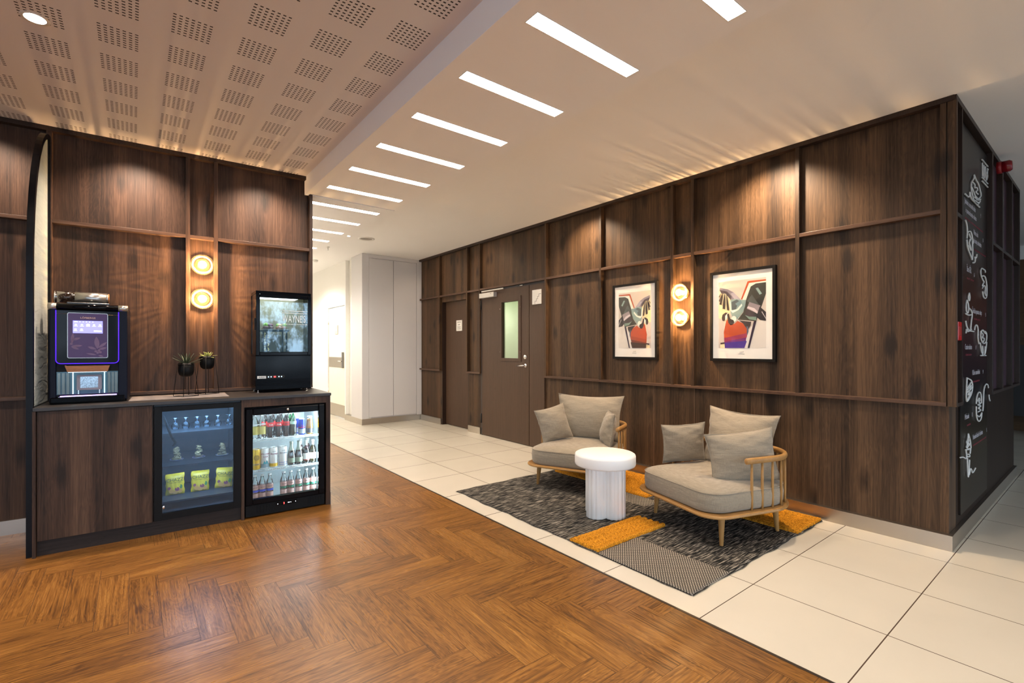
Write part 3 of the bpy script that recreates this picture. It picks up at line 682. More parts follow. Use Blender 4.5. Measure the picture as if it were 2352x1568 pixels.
# ------------------------------------------------------------------ wall sconces
def ribs():
    m = bpy.data.materials.new('ribbed glass'); m.use_nodes = True; n = m.node_tree.nodes; l = m.node_tree.links
    n.remove(n['Principled BSDF']); out = n['Material Output']
    t = n.new('ShaderNodeBsdfTransparent'); t.inputs[0].default_value = (1, .93, .80, 1)
    g = n.new('ShaderNodeBsdfGlossy'); g.inputs['Roughness'].default_value = .12
    tr = n.new('ShaderNodeBsdfTranslucent'); tr.inputs[0].default_value = (1, .86, .62, 1)
    lw = n.new('ShaderNodeLayerWeight'); lw.inputs[0].default_value = .45
    a = n.new('ShaderNodeMixShader'); a.inputs[0].default_value = .022
    b = n.new('ShaderNodeMixShader')
    ma = n.new('ShaderNodeMath'); ma.operation = 'MULTIPLY'; ma.inputs[1].default_value = .55
    l.new(t.outputs[0], a.inputs[1]); l.new(tr.outputs[0], a.inputs[2]); l.new(lw.outputs['Facing'], ma.inputs[0]); l.new(ma.outputs[0], b.inputs[0])
    l.new(a.outputs[0], b.inputs[1]); l.new(g.outputs[0], b.inputs[2]); l.new(b.outputs[0], out.inputs[0])
    return m
RIB = ribs()
def bulbmat():
    m = bpy.data.materials.new('glowing bulb glass'); m.use_nodes = True; n = m.node_tree.nodes; l = m.node_tree.links
    n.remove(n['Principled BSDF']); t = n.new('ShaderNodeBsdfTransparent'); e = n.new('ShaderNodeEmission'); a = n.new('ShaderNodeAddShader')
    e.inputs[0].default_value = (1.0, .72, .40, 1); e.inputs[1].default_value = 5.0
    l.new(t.outputs[0], a.inputs[0]); l.new(e.outputs[0], a.inputs[1]); l.new(a.outputs[0], n['Material Output'].inputs[0]); return m
BULB = bulbmat()
INC = -1
def ray_lamp(name, loc, power, wall):
    """bulb inside pressed ribbed glass: the ribs bundle its light into rays around the lamp's axis"""
    o = lamp(name, 'POINT', loc, power, (1.0, .64, .32), shadow_soft_size=.012)
    d = o.data; d.use_nodes = True; n = d.node_tree.nodes; l = d.node_tree.links; em = n['Emission']
    g = n.new('ShaderNodeNewGeometry'); sx = n.new('ShaderNodeSeparateXYZ'); l.new(g.outputs['Incoming'], sx.inputs[0])
    at2 = n.new('ShaderNodeMath'); at2.operation = 'ARCTAN2'; l.new(sx.outputs[2], at2.inputs[0]); l.new(sx.outputs[1 if wall == 'left' else 0], at2.inputs[1])
    nz = n.new('ShaderNodeTexNoise'); nz.noise_dimensions = '1D'; nz.inputs['Scale'].default_value = 24.0; nz.inputs['Detail'].default_value = 1.0; nz.inputs['Roughness'].default_value = .6; l.new(at2.outputs[0], nz.inputs['W'])
    mr = n.new('ShaderNodeMapRange'); mr.inputs[1].default_value = .44; mr.inputs[2].default_value = .62; mr.inputs[3].default_value = .14; mr.inputs[4].default_value = 2.3
    # most of the light is thrown back at the wall, little of it forwards
    bk = n.new('ShaderNodeMapRange'); bk.inputs[1].default_value = -.15; bk.inputs[2].default_value = .15; bk.inputs[3].default_value = .12; bk.inputs[4].default_value = 1.0
    sgn = n.new('ShaderNodeMath'); sgn.operation = 'MULTIPLY'; sgn.inputs[1].default_value = INC*(1 if wall == 'left' else -1); l.new(sx.outputs[0 if wall == 'left' else 1], sgn.inputs[0]); l.new(sgn.outputs[0], bk.inputs[0])
    pr = n.new('ShaderNodeMath'); pr.operation = 'MULTIPLY'; l.new(bk.outputs[0], pr.inputs[0]); l.new(mr.outputs[0], pr.inputs[1])
    l.new(nz.outputs[0], mr.inputs[0]); l.new(pr.outputs[0], em.inputs['Strength'])
    return o
def sconce(loc, rz, label, wall):
    r = thing('wall_sconce', label, 'wall lamp', loc, rz, 'ribbed glass wall lamps')
    # local -Y points into the room
    A = Matrix.Rotation(PI/2, 4, 'X')      # lathe axis +Z -> -Y
    q = MB(); q.lathe([(0, 0), (.052, 0), (.052, .006), (.046, .010), (.018, .013), (.018, .030), (.050, .036), (.054, .042), (.054, .058), (.050, .060), (.0, .060)], 32, M=A); q.build('wall_plate', BRASS, r)
    q = MB()
    prof = [(.046, .060), (.056, .062), (.072, .068), (.083, .088), (.080, .110), (.064, .128), (.052, .134), (.044, .131), (.030, .141), (.012, .146), (0, .147)]
    q.lathe(prof, 144, M=A, rib=(36, .022)); q.build('glass_shade', RIB, r)
    q = MB(); q.ball((0, -.100, 0), (.030, .026, .030), 20, 12); q.build('bulb', BULB, r)
    return r
for z, nm in ((1.826, 'upper'), (1.590, 'lower')):
    sconce((-2.600, 4.15, z), 0, '%s ribbed glass wall lamp between the two framed prints' % nm, 'right'); ray_lamp('sconce_bulb_lamp', (-2.600, 4.15-.100, z), 15, 'right')
for z, nm in ((1.984, 'upper'), (1.705, 'lower')):
    p = L2W(-.05, .4475, z); sconce(p, PI/2-PHI, '%s ribbed glass wall lamp above the coffee counter' % nm, 'left')
    ray_lamp('sconce_bulb_lamp', L2W(-.05+.100, .4475, z), 15, 'left')

# ------------------------------------------------------------------ menu board and small devices on the menu wall
mbd = thing('menu_board', 'tall dark glossy menu board with white line drawings and lettering', 'menu board', (-.70, 4.43, 0))
q = MB(); q.box(0, .012, 0, 1.02, .16, 2.86)
mm, n_, l_, b_ = mat('menu board print'); setp(b_, (.02, .016, .014), .3, spec=.12)
tc = n_.new('ShaderNodeTexCoord'); sx = n_.new('ShaderNodeSeparateXYZ'); cr = n_.new('ShaderNodeValToRGB'); mr = n_.new('ShaderNodeMapRange'); mr.inputs[1].default_value = .1; mr.inputs[2].default_value = 2.9
l_.new(tc.outputs['Object'], sx.inputs[0]); l_.new(sx.outputs[2], mr.inputs[0]); l_.new(mr.outputs[0], cr.inputs[0]); l_.new(cr.outputs[0], b_.inputs['Base Color'])
e = cr.color_ramp.elements; e[0].position = 0; e[0].color = (.018, .013, .011, 1); e[1].position = 1; e[1].color = (.020, .016, .014, 1)
for ps, cc in ((.17, (.026, .018, .010, 1)), (.30, (.006, .005, .005, 1)), (.45, (.030, .008, .010, 1)), (.55, (.055, .018, .012, 1)), (.70, (.022, .014, .012, 1))):
    k_ = e.new(ps); k_.color = cc
q.build('board', mm, mbd, bevel=.001)
DRAW = [('salad',[[(4.254,2.304),(4.323,2.302),(4.393,2.307),(4.414,2.356),(4.424,2.321),(4.487,2.309),(4.595,2.312),(4.685,2.308),(4.765,2.309)],[(4.562,2.496),(4.562,2.471),(4.466,2.425),(4.455,2.39),(4.487,2.35),(4.54,2.319),(4.595,2.308),(4.707,2.314),(4.789,2.362)],[(4.466,2.392),(4.529,2.38),(4.595,2.355),(4.707,2.355),(4.813,2.393),(4.825,2.417),(4.777,2.434)],[(4.562,2.496),(4.639,2.471),(4.707,2.472),(4.754,2.451),(4.789,2.432)],[(4.508,2.434),(4.595,2.436),(4.573,2.406),(4.662,2.432),(4.696,2.414),(4.595,2.385),(4.707,2.39)],[(4.573,2.346),(4.685,2.342),(4.801,2.373)],[(4.595,2.325),(4.707,2.329),(4.789,2.353)]]),('header',[[(4.861,2.674),(5.101,2.679)],[(4.873,2.653),(4.885,2.555)],[(4.935,2.652),(4.947,2.555)],[(4.998,2.657),(5.01,2.564),(5.075,2.571),(5.088,2.664)],[(5.115,2.661),(5.049,2.623),(5.101,2.607),(5.049,2.563)],[(4.861,2.545),(5.101,2.547)],[(4.861,2.518),(5.101,2.521)]]),('wrap',[[(4.264,2.134),(4.313,2.114),(4.332,2.065),(4.313,2.022)],[(4.342,2.066),(4.445,2.094),(4.508,2.041),(4.519,2.014)],[(4.383,2.064),(4.414,2.048),(4.455,2.042),(4.403,2.014)]]),('wrap2',[[(4.313,2.015),(4.332,1.961),(4.466,1.916),(4.497,1.895),(4.508,1.967),(4.497,2.033)],[(4.363,1.982),(4.466,1.954),(4.434,1.983),(4.383,2.001),(4.414,2.029)],[(4.519,1.885),(4.584,1.892),(4.606,1.92),(4.573,1.933),(4.639,1.928),(4.662,1.959)]]),('ladle',[[(4.998,1.865),(4.985,1.879),(4.922,1.88),(4.849,1.883),(4.801,1.863),(4.813,1.829),(4.873,1.803),(4.935,1.791)],[(4.849,1.823),(4.972,1.839),(5.049,1.796),(5.062,1.723),(5.049,1.685),(4.985,1.667),(4.91,1.676),(4.885,1.715)],[(4.935,1.786),(4.861,1.755),(4.922,1.758),(4.861,1.731),(4.947,1.769),(5.01,1.747),(4.96,1.711),(5.023,1.693)]]),('glass',[[(4.393,1.668),(4.353,1.639),(4.383,1.611),(4.414,1.635),(4.393,1.668)],[(4.313,1.616),(4.283,1.579),(4.293,1.539),(4.342,1.529),(4.373,1.555),(4.363,1.591),(4.313,1.616)],[(4.373,1.567),(4.466,1.555),(4.497,1.528),(4.455,1.476),(4.434,1.426)],[(4.273,1.526),(4.363,1.518),(4.466,1.526)],[(4.273,1.478),(4.303,1.439),(4.383,1.417),(4.466,1.427)],[(4.283,1.398),(4.303,1.431),(4.332,1.407),(4.403,1.417),(4.551,1.414)]]),('fork',[[(4.573,1.425),(4.595,1.455),(4.662,1.466),(4.707,1.437),(4.707,1.39)],[(4.801,1.392),(4.813,1.422),(4.898,1.437),(4.947,1.416),(5.023,1.408)]]),('cup',[[(4.707,1.421),(4.696,1.369),(4.742,1.331)],[(4.813,1.424),(4.801,1.371),(4.898,1.331),(5.023,1.341),(5.062,1.392),(5.023,1.424),(4.898,1.426)],[(4.825,1.415),(4.922,1.399),(4.849,1.376),(4.972,1.373),(4.898,1.345)],[(4.789,1.34),(4.825,1.278),(4.922,1.237),(5.01,1.273),(5.049,1.346)],[(4.801,1.247),(5.023,1.245)],[(4.873,1.318),(4.898,1.26)],[(4.985,1.314),(4.96,1.25)]]),('sandwich',[[(4.313,1.104),(4.283,0.947),(4.363,0.954),(4.508,1.007),(4.497,1.079),(4.313,1.104)],[(4.323,1.037),(4.466,1.072)],[(4.332,1.025),(4.476,1.059),(4.383,1.01),(4.487,1.037)],[(4.313,1.01),(4.403,1.021),(4.332,0.98),(4.487,1.017),(4.323,0.957)]]),('burger',[[(4.639,0.91),(4.651,0.961),(4.731,0.991),(4.825,0.972),(4.837,0.9)],[(4.639,0.893),(4.639,0.82),(4.719,0.774),(4.825,0.786),(4.849,0.833)],[(4.685,0.928),(4.742,0.949),(4.777,0.927),(4.707,0.918),(4.825,0.901),(4.662,0.9),(4.849,0.882),(4.685,0.877),(4.837,0.852),(4.707,0.849)],[(4.885,0.839),(4.91,0.886),(4.922,0.976),(4.96,1.019),(5.049,1.035),(5.128,1.011),(5.155,0.916),(5.195,0.894)],[(4.685,0.825),(4.754,0.806),(4.837,0.829)]]),('icecream',[[(4.361,0.731),(4.346,0.694),(4.303,0.685),(4.331,0.663),(4.295,0.647),(4.361,0.63),(4.45,0.622),(4.435,0.648),(4.42,0.682),(4.361,0.731)],[(4.383,0.69),(4.331,0.663),(4.42,0.662),(4.331,0.646)],[(4.274,0.636),(4.405,0.622)],[(4.281,0.635),(4.31,0.59),(4.281,0.574),(4.204,0.599),(4.109,0.608)],[(4.435,0.621),(4.412,0.591)],[(4.331,0.584),(4.405,0.571),(4.405,0.586),(4.346,0.597)],[(4.324,0.576),(4.339,0.512),(4.353,0.436),(4.375,0.462),(4.398,0.554)],[(4.39,0.454),(4.42,0.488),(4.458,0.485),(4.488,0.453),(4.519,0.448),(4.607,0.466)]])]
ACR = plain('white acrylic line', (.62, .62, .60), .4)
kx = 1.062
for nm, lines in DRAW:
    q = MB()
    for ln in lines:
        P = [Vector((.020, y*kx-4.43, (z-H)*kx+H)) for y, z in ln]
        # smooth the traced line
        for _ in range(2):
            Q = [P[0]]
            for a, b in zip(P[:-1], P[1:]): Q += [a*.75+b*.25, a*.25+b*.75]
            P = Q+[P[-1]]
        q.tube(P, .0052, 6, ry=.0055, up=(1, 0, 0))
    q.build('line_drawing', ACR, mbd)
TXT = plain('menu lettering', (.42, .40, .44), .5); RED = plain('menu red lettering', (.20, .018, .035), .5)
kt = 1.056
for s_, y, z, w_, h_, mt in (('Jautienos, mozzarella sūris', 4.32, 2.262, .49, .036, TXT), ('ir parmos kumpio salotos', 4.349, 2.205, .46, .036, TXT), ('ROAST BEEF, MOZZARELLA AND HAM SALAD', 4.33, 2.160, .60, .012, RED),
    ('Vištiena, sūris', 4.622, 2.098, .24, .036, TXT), ('daržovių suktinukas', 4.622, 2.042, .37, .036, TXT), ('CHICKEN AND VEGETABLE WRAP', 4.64, 1.99, .40, .012, RED),
    ('Šiltas GĖR.', 4.39, 1.815, .20, .04, TXT), ('HOT SOUP', 4.40, 1.765, .20, .012, RED), ('Šviežiai spaustos sultys', 4.582, 1.545, .48, .036, TXT), ('FRESH JUICE', 4.64, 1.50, .25, .012, RED),
    ('Cezario salotos', 4.33, 1.292, .29, .036, TXT), ('CAESAR SALAD', 4.34, 1.25, .19, .012, RED), ('Klubo sumuštinis', 4.582, 1.113, .34, .036, TXT), ('CLUB SANDWICH', 4.59, 1.06, .22, .012, RED),
    ('Mėsainis', 4.326, .826, .17, .036, TXT), ('BURGER', 4.40, .775, .10, .012, RED), ('Naminiai ledai ir šerbetas', 4.597, .662, .50, .036, TXT), ('HOMEMADE ICE CREAM AND SORBET', 4.60, .615, .46, .012, RED),
    ('9', 4.887, 2.258, .02, .03, TXT), ('8', 4.98, 2.09, .02, .03, TXT), ('6', 4.64, 1.80, .02, .03, TXT), ('5', 5.09, 1.54, .02, .03, TXT), ('8', 4.70, 1.29, .02, .03, TXT), ('9', 4.98, 1.11, .02, .03, TXT), ('12', 4.56, .825, .03, .03, TXT), ('5', 5.13, .66, .02, .03, TXT)):
    y = y*kt-4.43; z = (z-H)*kt+H; wn_ = len(s_)*h_*1.5*.52
    text('lettering', s_, h_*1.5, mt, mbd, frame_m((.0125, y, z), (0, 1, 0), (0, 0, 1)), sx=w_*kt/wn_, ext=.0004)
cp = thing('fire_call_point', 'red fire alarm call point on the side of the dark corner', 'call point', (-.70, 4.202, 1.41))
q = MB(); q.box(0, .045, -.055, .055, -.06, .06); q.build('housing', plain('alarm red', (.55, .012, .010), .3), cp, bevel=.004)
q = MB(); q.box(.045, .047, -.035, .035, -.03, .03); q.build('glass_plate', plain('call point plate', (.50, .05, .04), .2), cp)
bc = thing('alarm_beacon', 'dark red fire alarm beacon at the top of the menu wall', 'alarm beacon', (-.655, 5.66, 2.80))
q = MB(); q.lathe([(.05, 0), (.05, .03)], 24, M=Matrix.Rotation(PI/2, 4, 'Y')); q.build('base', plain('beacon red', (.25, .006, .008), .35), bc)
q = MB(); q.lathe([(.046, .03), (.046, .075), (.036, .09), (0, .092)], 24, M=Matrix.Rotation(PI/2, 4, 'Y')); q.build('lens', plain('beacon lens', (.20, .004, .008), .12), bc)
nt = thing('notice_sheet', 'framed notice sheet hanging between the dark fins', 'notice', (-.694, 5.60, 1.69))
q = MB(); q.box(0, .01, -.09, .11, -.15, .15); q.build('sheet', plain('notice paper', (.55, .56, .60), .5), nt)
q = MB(); q.box(.01, .0108, -.09, .0, -.14, .06); q.build('picture_area', plain('notice photo', (.62, .42, .24), .5), nt)
q = MB(); q.box(.01, .0108, .04, .09, -.13, -.09); q.build('dark_mark', BLACK, nt)


# ------------------------------------------------------------------ counter furniture (local X = out from the wall, local Y = along it)
def left_thing(name, label, cat, d, u, z, group=None): return thing(name, label, cat, L2W(d, u, z), -PHI, group)

wt = left_thing('worktop', 'thin dark grey worktop running over the counter cabinets', 'worktop', 0, 0, .907)
q = MB(); q.box(-.048, .597, -.462, 1.322, 0, .022); q.build('slab', DGREY, wt, bevel=.0015)

cbn = left_thing('counter_cabinet', 'walnut counter cabinet with a plain door below the coffee machine', 'cabinet', 0, 0, 0)
q = MB(); q.box(-.045, .594, -.465, -.449, 0, .906); q.build('end_panel', WALNUT_L, cbn)
q = MB(); q.box(.568, .585, -.444, .128, .098, .903); q.build('door', WALNUT_L, cbn, bevel=.001)
q = MB(); q.box(-.045, .566, -.449, .134, .098, .906); q.build('carcass', DARKWOOD, cbn)
q = MB(); q.box(-.0, .560, -.449, .668, 0, .096); q.build('toe_board', TOE, cbn)

shc = left_thing('display_cabinet', 'black framed glass display cabinet with chip bags and goblets inside', 'display cabinet', 0, .39, 0)
q = MB()   # local y: -.252 .. .276
q.box(-.045, .56, -.252, -.215, .098, .905); q.box(-.045, .56, .245, .276, .098, .905); q.box(-.045, .56, -.215, .245, .098, .145); q.box(-.045, .56, -.215, .245, .865, .905); q.box(-.045, -.02, -.215, .245, .145, .865)
q.build('carcass', plain('dark slate board', (.028, .034, .042), .5), shc)
q = MB(); q.box(.56, .586, -.250, -.206, .10, .892); q.box(.56, .586, .226, .276, .10, .892); q.box(.56, .586, -.206, .226, .10, .147); q.box(.56, .586, -.206, .226, .857, .892)
fr_ = q.build('door_frame', BLACK, shc, bevel=.001)
q = MB(); q.box(.570, .575, -.206, .226, .147, .857); q.build('door_glass', pane('showcase glass', (.55, .66, .76), 1.5, .01, (.60, .80, 1.0)), fr_)
q = MB(); q.ball((.587, -.198, .19), (.004, .008, .012), 8, 6); q.build('keyhole', CHROME, fr_)
for k, z in enumerate((.69, .455, .205)):
    q = MB(); q.box(-.015, .50, -.214, .244, z-.012, z); q.build('shelf', plain('dark shelf', (.05, .055, .065), .35), shc, bevel=.001)
q = MB(); q.tube([(.54, -.20, .82), (.53, -.15, .66), (.53, -.14, .64)], .008, 8); q.tube([(.53, -.15, .66), (.53, -.13, .63), (.53, -.14, .60)], .011, 8); q.build('door_stay', BLACK, shc)
lamp('display_cabinet_fill', 'AREA', L2W(.44, .405, .855), 3.0, (.50, .75, 1.0), shape='RECTANGLE', size=.40, size_y=.40)  # unseen fill added in the cabinet top to brighten its contents

for zl_, pw_ in ((.676, 1.4), (.441, 2.2)): lamp('display_cabinet_fill', 'AREA', L2W(.49, .405, zl_), pw_, (.60, .80, 1.0), shape='RECTANGLE', size=.40, size_y=.02, aim=L2W(.2, .405, zl_-.25))  # thin fills added below the shelves to brighten the lower contents
div = left_thing('fridge_surround', 'walnut surround panel framing the small drinks fridge', 'cabinet panel', 0, 0, 0)
q = MB(); q.box(-.045, .585, .668, .688, 0, .906); q.build('side_panel', WALNUT_L, div)
q = MB(); q.box(-.045, .585, 1.284, 1.318, 0, .906); q.build('end_panel', WALNUT_L, div)
q = MB(); q.box(.565, .585, .688, 1.284, .850, .906); q.build('fascia', WALNUT_L, div)
q = MB(); q.box(.50, .59, 1.3185, 1.3215, 0, .105); q.build('corner_guard', STEEL, div)

# goblets, plates of crisps, bags
def goblet(label, d, u, z, up=True):
    r = left_thing('goblet', label, 'glass', d, u, z, 'goblets on the upper shelf of the display cabinet')
    G = pane('goblet glass', (.80, .86, .92), 1.2, .02)
    q = MB(); q.lathe([(.018, 0), (.026, .012), (.027, .028), (.020, .045), (.006, .052)], 20, cap=False); q.build('bowl', G, r)
    q = MB(); q.lathe([(.005, .052), (.004, .075), (.008, .080), (.026, .083), (.026, .0845)], 20); q.build('foot', G, r)
    return r
nmz = ['leftmost', 'second', 'third', 'fourth', 'fifth', 'rightmost']
for k, (u) in enumerate((.262, .327, .400, .462, .536, .612)):
    goblet('upside down goblet, %s on the upper shelf of the display cabinet' % nmz[k], .31, u, .69)
PLATE = plain('purple rimmed plate', (.20, .10, .28), .3); PLR = plain('white plate', (.75, .72, .74), .3); CRISP = plain('pale ginger biscuits', (.62, .44, .22), .6, var=.3, vs=60)
for k, u in enumerate((.270, .410, .565)):
    r = left_thing('crisp_plate', 'plate with a tower of pale biscuits, %s on the middle shelf' % ('left', 'middle', 'right')[k], 'plate of biscuits', .31, u, .455, 'plates on the middle shelf of the display cabinet')
    q = MB(); q.lathe([(.02, 0), (.030, .002), (.040, .008), (.0435, .010), (.040, .010), (.028, .004), (0, .0035)], 28); q.build('plate', PLATE, r)
    q = MB(); q.tube([(.042*math.cos(a*PI/14), .042*math.sin(a*PI/14), .0095) for a in range(28)], .0014, 5, closed=True); q.build('rim', PLR, r)
    q = MB(); rr = random.Random(k+3)
    for lev in range(9):
        for j in range(3 if lev < 6 else 2):
            a = rr.uniform(0, 6.28); rad = .017*(1-lev/10)
            M_ = Matrix.Translation((rad*math.cos(a+j*2.1), rad*math.sin(a+j*2.1), .008+lev*.0105)) @ Matrix.Rotation(rr.uniform(-.6, .6), 4, 'X') @ Matrix.Rotation(rr.uniform(-.6, .6), 4, 'Y')
            q.lathe([(0, -.003), (.015, -.0025), (.017, 0), (.015, .0025), (0, .003)], 12, M=M_)
    q.build('biscuit_pile', CRISP, r)
def bag(label, u, tilt):
    r = left_thing('crisp_bag', label, 'bag of crisps', .33, u, .205, 'yellow crisp bags on the lower shelf of the display cabinet')
    BY = plain('yellow foil', (.78, .47, .02), .35, var=.15, vs=14); vs = []; n1, n2 = 14, 16; w, h = .060, .155
    for side in (1, -1):
        for j in range(n2+1):
            for i in range(n1+1):
                u_ = i/n1*2-1; v_ = j/n2*2-1
                t = .022*(max(0, 1-u_**2)**.6)*(max(0, 1-v_**4)**.8)
                wx = w*u_*(1-.06*(1-v_*v_))+.002*math.sin(9*v_+u_)
                vs.append((side*t+.002*math.sin(14*u_+3*v_)*(1-v_*v_), wx, h/2+h/2*v_))
    fs = []; o = (n1+1)*(n2+1)
    for s_ in range(2):
        for j in range(n2):
            for i in range(n1):
                a = s_*o+j*(n1+1)+i; fs.append((a, a+1, a+n1+2, a+n1+1) if s_ == 0 else (a, a+n1+1, a+n1+2, a+1))
    M_ = Matrix.Rotation(-.12, 4, 'Y') @ Matrix.Rotation(tilt, 4, 'X')
    q = MB(); q.add(vs, fs, 0, True, M_); q.build('bag', BY, r)
    MT = M_ @ frame_m((.0235, 0, .098), (0, 1, 0), (0, 0, 1))
    text('lettering', 'CHAZZ', .034, plain('dark bag ink', (.02, .05, .03), .5), r, MT, 'CENTER', sx=.92)
    text('lettering', 'VEGETABLE CHIPS', .010, plain('dark bag ink', (.02, .05, .03), .5), r, M_ @ frame_m((.0242, 0, .086), (0, 1, 0), (0, 0, 1)), 'CENTER')
    q = MB()
    for (y, z, a, b, mi) in ((-.022, .030, .017, .018, 0), (.012, .040, .015, .014, 1), (.030, .024, .014, .015, 0), (-.036, .05, .010, .012, 1), (0, .018, .016, .012, 0), (.036, .055, .009, .016, 2)):
        q.lathe([(0, 0), (1, 0)], 14, mi, M=M_ @ Matrix.Translation((.0232-.25*abs(y)**1.2, y, z)) @ Matrix.Rotation(PI/2, 4, 'Y') @ Matrix.Diagonal((b, a, 1, 1)), cap=False)
    q.build('printed_vegetables', [plain('print orange', (.70, .30, .06), .5), plain('print beet', (.30, .05, .10), .5), plain('print leaf', (.08, .20, .05), .5)], r)
bag('yellow crisp bag leaning left of the others on the lower shelf', .262, .02); bag('yellow crisp bag in the middle of the lower shelf', .418, -.01); bag('yellow crisp bag tilted at the right end of the lower shelf', .572, -.09)

# ------------------------------------------------------------------ undercounter drinks fridge
fg = left_thing('drinks_fridge', 'black undercounter drinks fridge with a lit glass door', 'fridge', 0, .985, 0)
q = MB(); INN = plain('fridge inner aluminium', (.74, .80, .82), .35, .4, vs=90, var=.12)
q.box(-.03, .545, -.290, -.262, .008, .840, 1); q.box(-.03, .545, .262, .290, .008, .840, 1); q.box(-.03, .545, -.262, .262, .008, .098, 1); q.box(-.03, .545, -.262, .262, .81, .840, 1); q.box(-.03, -.005, -.262, .262, .098, .81, 0)
q.box(-.005, .540, -.262, -.258, .10, .81, 0); q.box(-.005, .540, .258, .262, .10, .81, 0); q.box(-.005, .540, -.258, .258, .098, .102, 0)
q.build('body', [INN, BLACK], fg)
q = MB(); q.box(.548, .590, -.288, -.240, .10, .838); q.box(.548, .590, .240, .288, .10, .838); q.box(.548, .590, -.240, .240, .10, .142); q.box(.548, .590, -.240, .240, .785, .838)
fd = q.build('door_frame', BLACKG, fg, bevel=.006)
q = MB(); q.box(.560, .565, -.240, .240, .142, .785); q.build('door_glass', pane('fridge glass', (.95, .98, .98), .5, .02), fd)
q = MB(); q.lathe([(.010, 0), (.010, .006), (.007, .009), (0, .009)], 18, M=Matrix.Translation((.590, .005, .818)) @ Matrix.Rotation(PI/2, 4, 'Y')); q.build('lock', CHROME, fd)
q = MB(); q.box(.552, .575, -.288, .288, .010, .096)
for k in range(6): q.box(.575, .579, -.21+k*.022, -.203+k*.022, .03, .085); q.box(.575, .579, .16+k*.02, .166+k*.02, .03, .085)
gr_ = q.build('grille_panel', BLACK, fg, bevel=.001)
q = MB(); q.box(.575, .578, -.075, .075, .062, .090); ctl = q.build('control_panel', BLACKG, gr_)
text('temperature_digits', '2', .020, glow('red digits', (1, .03, .03), 6), gr_, frame_m((.5785, -.020, .068), (0, 1, 0), (0, 0, 1)), 'CENTER')
for y in (-.065, .01, .018, .03, .065):
    q = MB(); q.box(.578, .5785, y-.002, y+.002, .072, .077); q.build('indicator_light', glow('white tick', (.8, .9, 1), 2.5), gr_)
WIRE = plain('shelf wire', (.75, .80, .82), .25, .8)
for z in (.583, .343):
    q = MB(); q.tube([(.50, -.256, z), (.50, .256, z)], .0035, 6); q.tube([(.50, -.256, z-.012), (.50, .256, z-.012)], .0028, 6); q.tube([(.04, -.256, z), (.04, .256, z)], .003, 6)
    for k in range(34): y = -.250+k*.01515; q.tube([(.04, y, z+.002), (.50, y, z+.002), (.503, y, z-.012)], .0013, 4)
    q.build('wire_shelf', WIRE, fg)
q = MB(); q.box(.525, .540, .249, .258, .12, .80); q.build('lamp_strip', glow('fridge lamp strip', (.80, .95, 1.0), 3.0), fg)
lamp('fridge_light', 'AREA', L2W(.44, .985, .80), 1.7, (.72, .90, 1.0), shape='RECTANGLE', size=.12, size_y=.46)
lamp('fridge_light', 'AREA', L2W(.52, 1.225, .46), 1.5, (.72, .90, 1.0), shape='RECTANGLE', size=.60, size_y=.02, rot=(PI/2, PI/2, PI/2-PHI+1.0))

CLEAR = pane('clear bottle glass', (.95, .985, .985), 1.0, .04)
def bprof(kind):
    return {
     'water': [(.022, 0), (.026, .006), (.026, .115), (.022, .140), (.012, .165), (.011, .188)],
     'soda': [(.024, 0), (.0275, .006), (.0275, .11), (.024, .135), (.012, .165), (.0115, .20)],
     'cola': [(.022, 0), (.026, .008), (.0235, .045), (.027, .10), (.024, .13), (.012, .17), (.0115, .20)],
     'sparkling': [(.026, 0), (.030, .006), (.030, .075), (.024, .115), (.013, .145), (.0125, .185)],
     'wine': [(.024, 0), (.027, .006), (.027, .100), (.022, .125), (.011, .142), (.0105, .180)],
     'juice': [(.022, 0), (.028, .008), (.028, .055), (.024, .095), (.022, .120), (.018, .140)]}[kind]
def bottle(name, label, cat, kind, d, u, z, body, cap, bands, group, txt=None, liquid=None, n=20):
    r = left_thing(name, label, cat, d, u, z, group)
    pr = bprof(kind); q = MB(); q.lathe(pr, n); q.build('bottle_body', body, r)
    if liquid:
        lp = [(max(a-.0018, .001), b+.003) for a, b in pr if b < pr[-1][1]*liquid[1]]
        q = MB(); q.lathe(lp, n); q.build('drink', liquid[0], r)
    ct, ch = pr[-1][0]+.0022, .014 if kind != 'sparkling' else .012
    q = MB(); q.lathe([(ct, pr[-1][1]-.004), (ct, pr[-1][1]+ch-.006), (ct*.8, pr[-1][1]+ch-.004), (0, pr[-1][1]+ch-.004)], n); q.build('cap', cap, r)
    def rad(z_):
        for (a, b), (c_, d_) in zip(pr[:-1], pr[1:]):
            if b <= z_ <= d_: return a+(c_-a)*(z_-b)/max(1e-6, d_-b)
        return pr[0][0]
    for (z0, z1, m_) in bands:
        q = MB(); q.lathe([(rad(z0+(z1-z0)*t/4)+.0006, z0+(z1-z0)*t/4) for t in range(5)], n, cap=False); q.build('label_band', m_, r)
    if txt:
        s_, sz, zt, m_ = txt
        rr_ = rad(zt)+.0012
        text('lettering', s_, sz, m_, r, frame_m((rr_, 0, zt), (0, 1, 0), (0, 0, 1)), 'CENTER', curve=rr_)
    return r
PINK = plain('rose label', (.50, .30, .27), .4); BLUEI = plain('blue print', (.03, .07, .55), .4); GREENI = plain('green print', (.02, .16, .09), .4); INK = plain('black ink', (.02, .02, .025), .5)
CAPW = plain('silver screw cap', (.70, .72, .72), .3, .6); WATER = pane('still water', (.80, .86, .86), 1.2, .05)
place = ['first', 'second', 'third', 'fourth', 'fifth', 'sixth', 'seventh', 'eighth']
wb = []
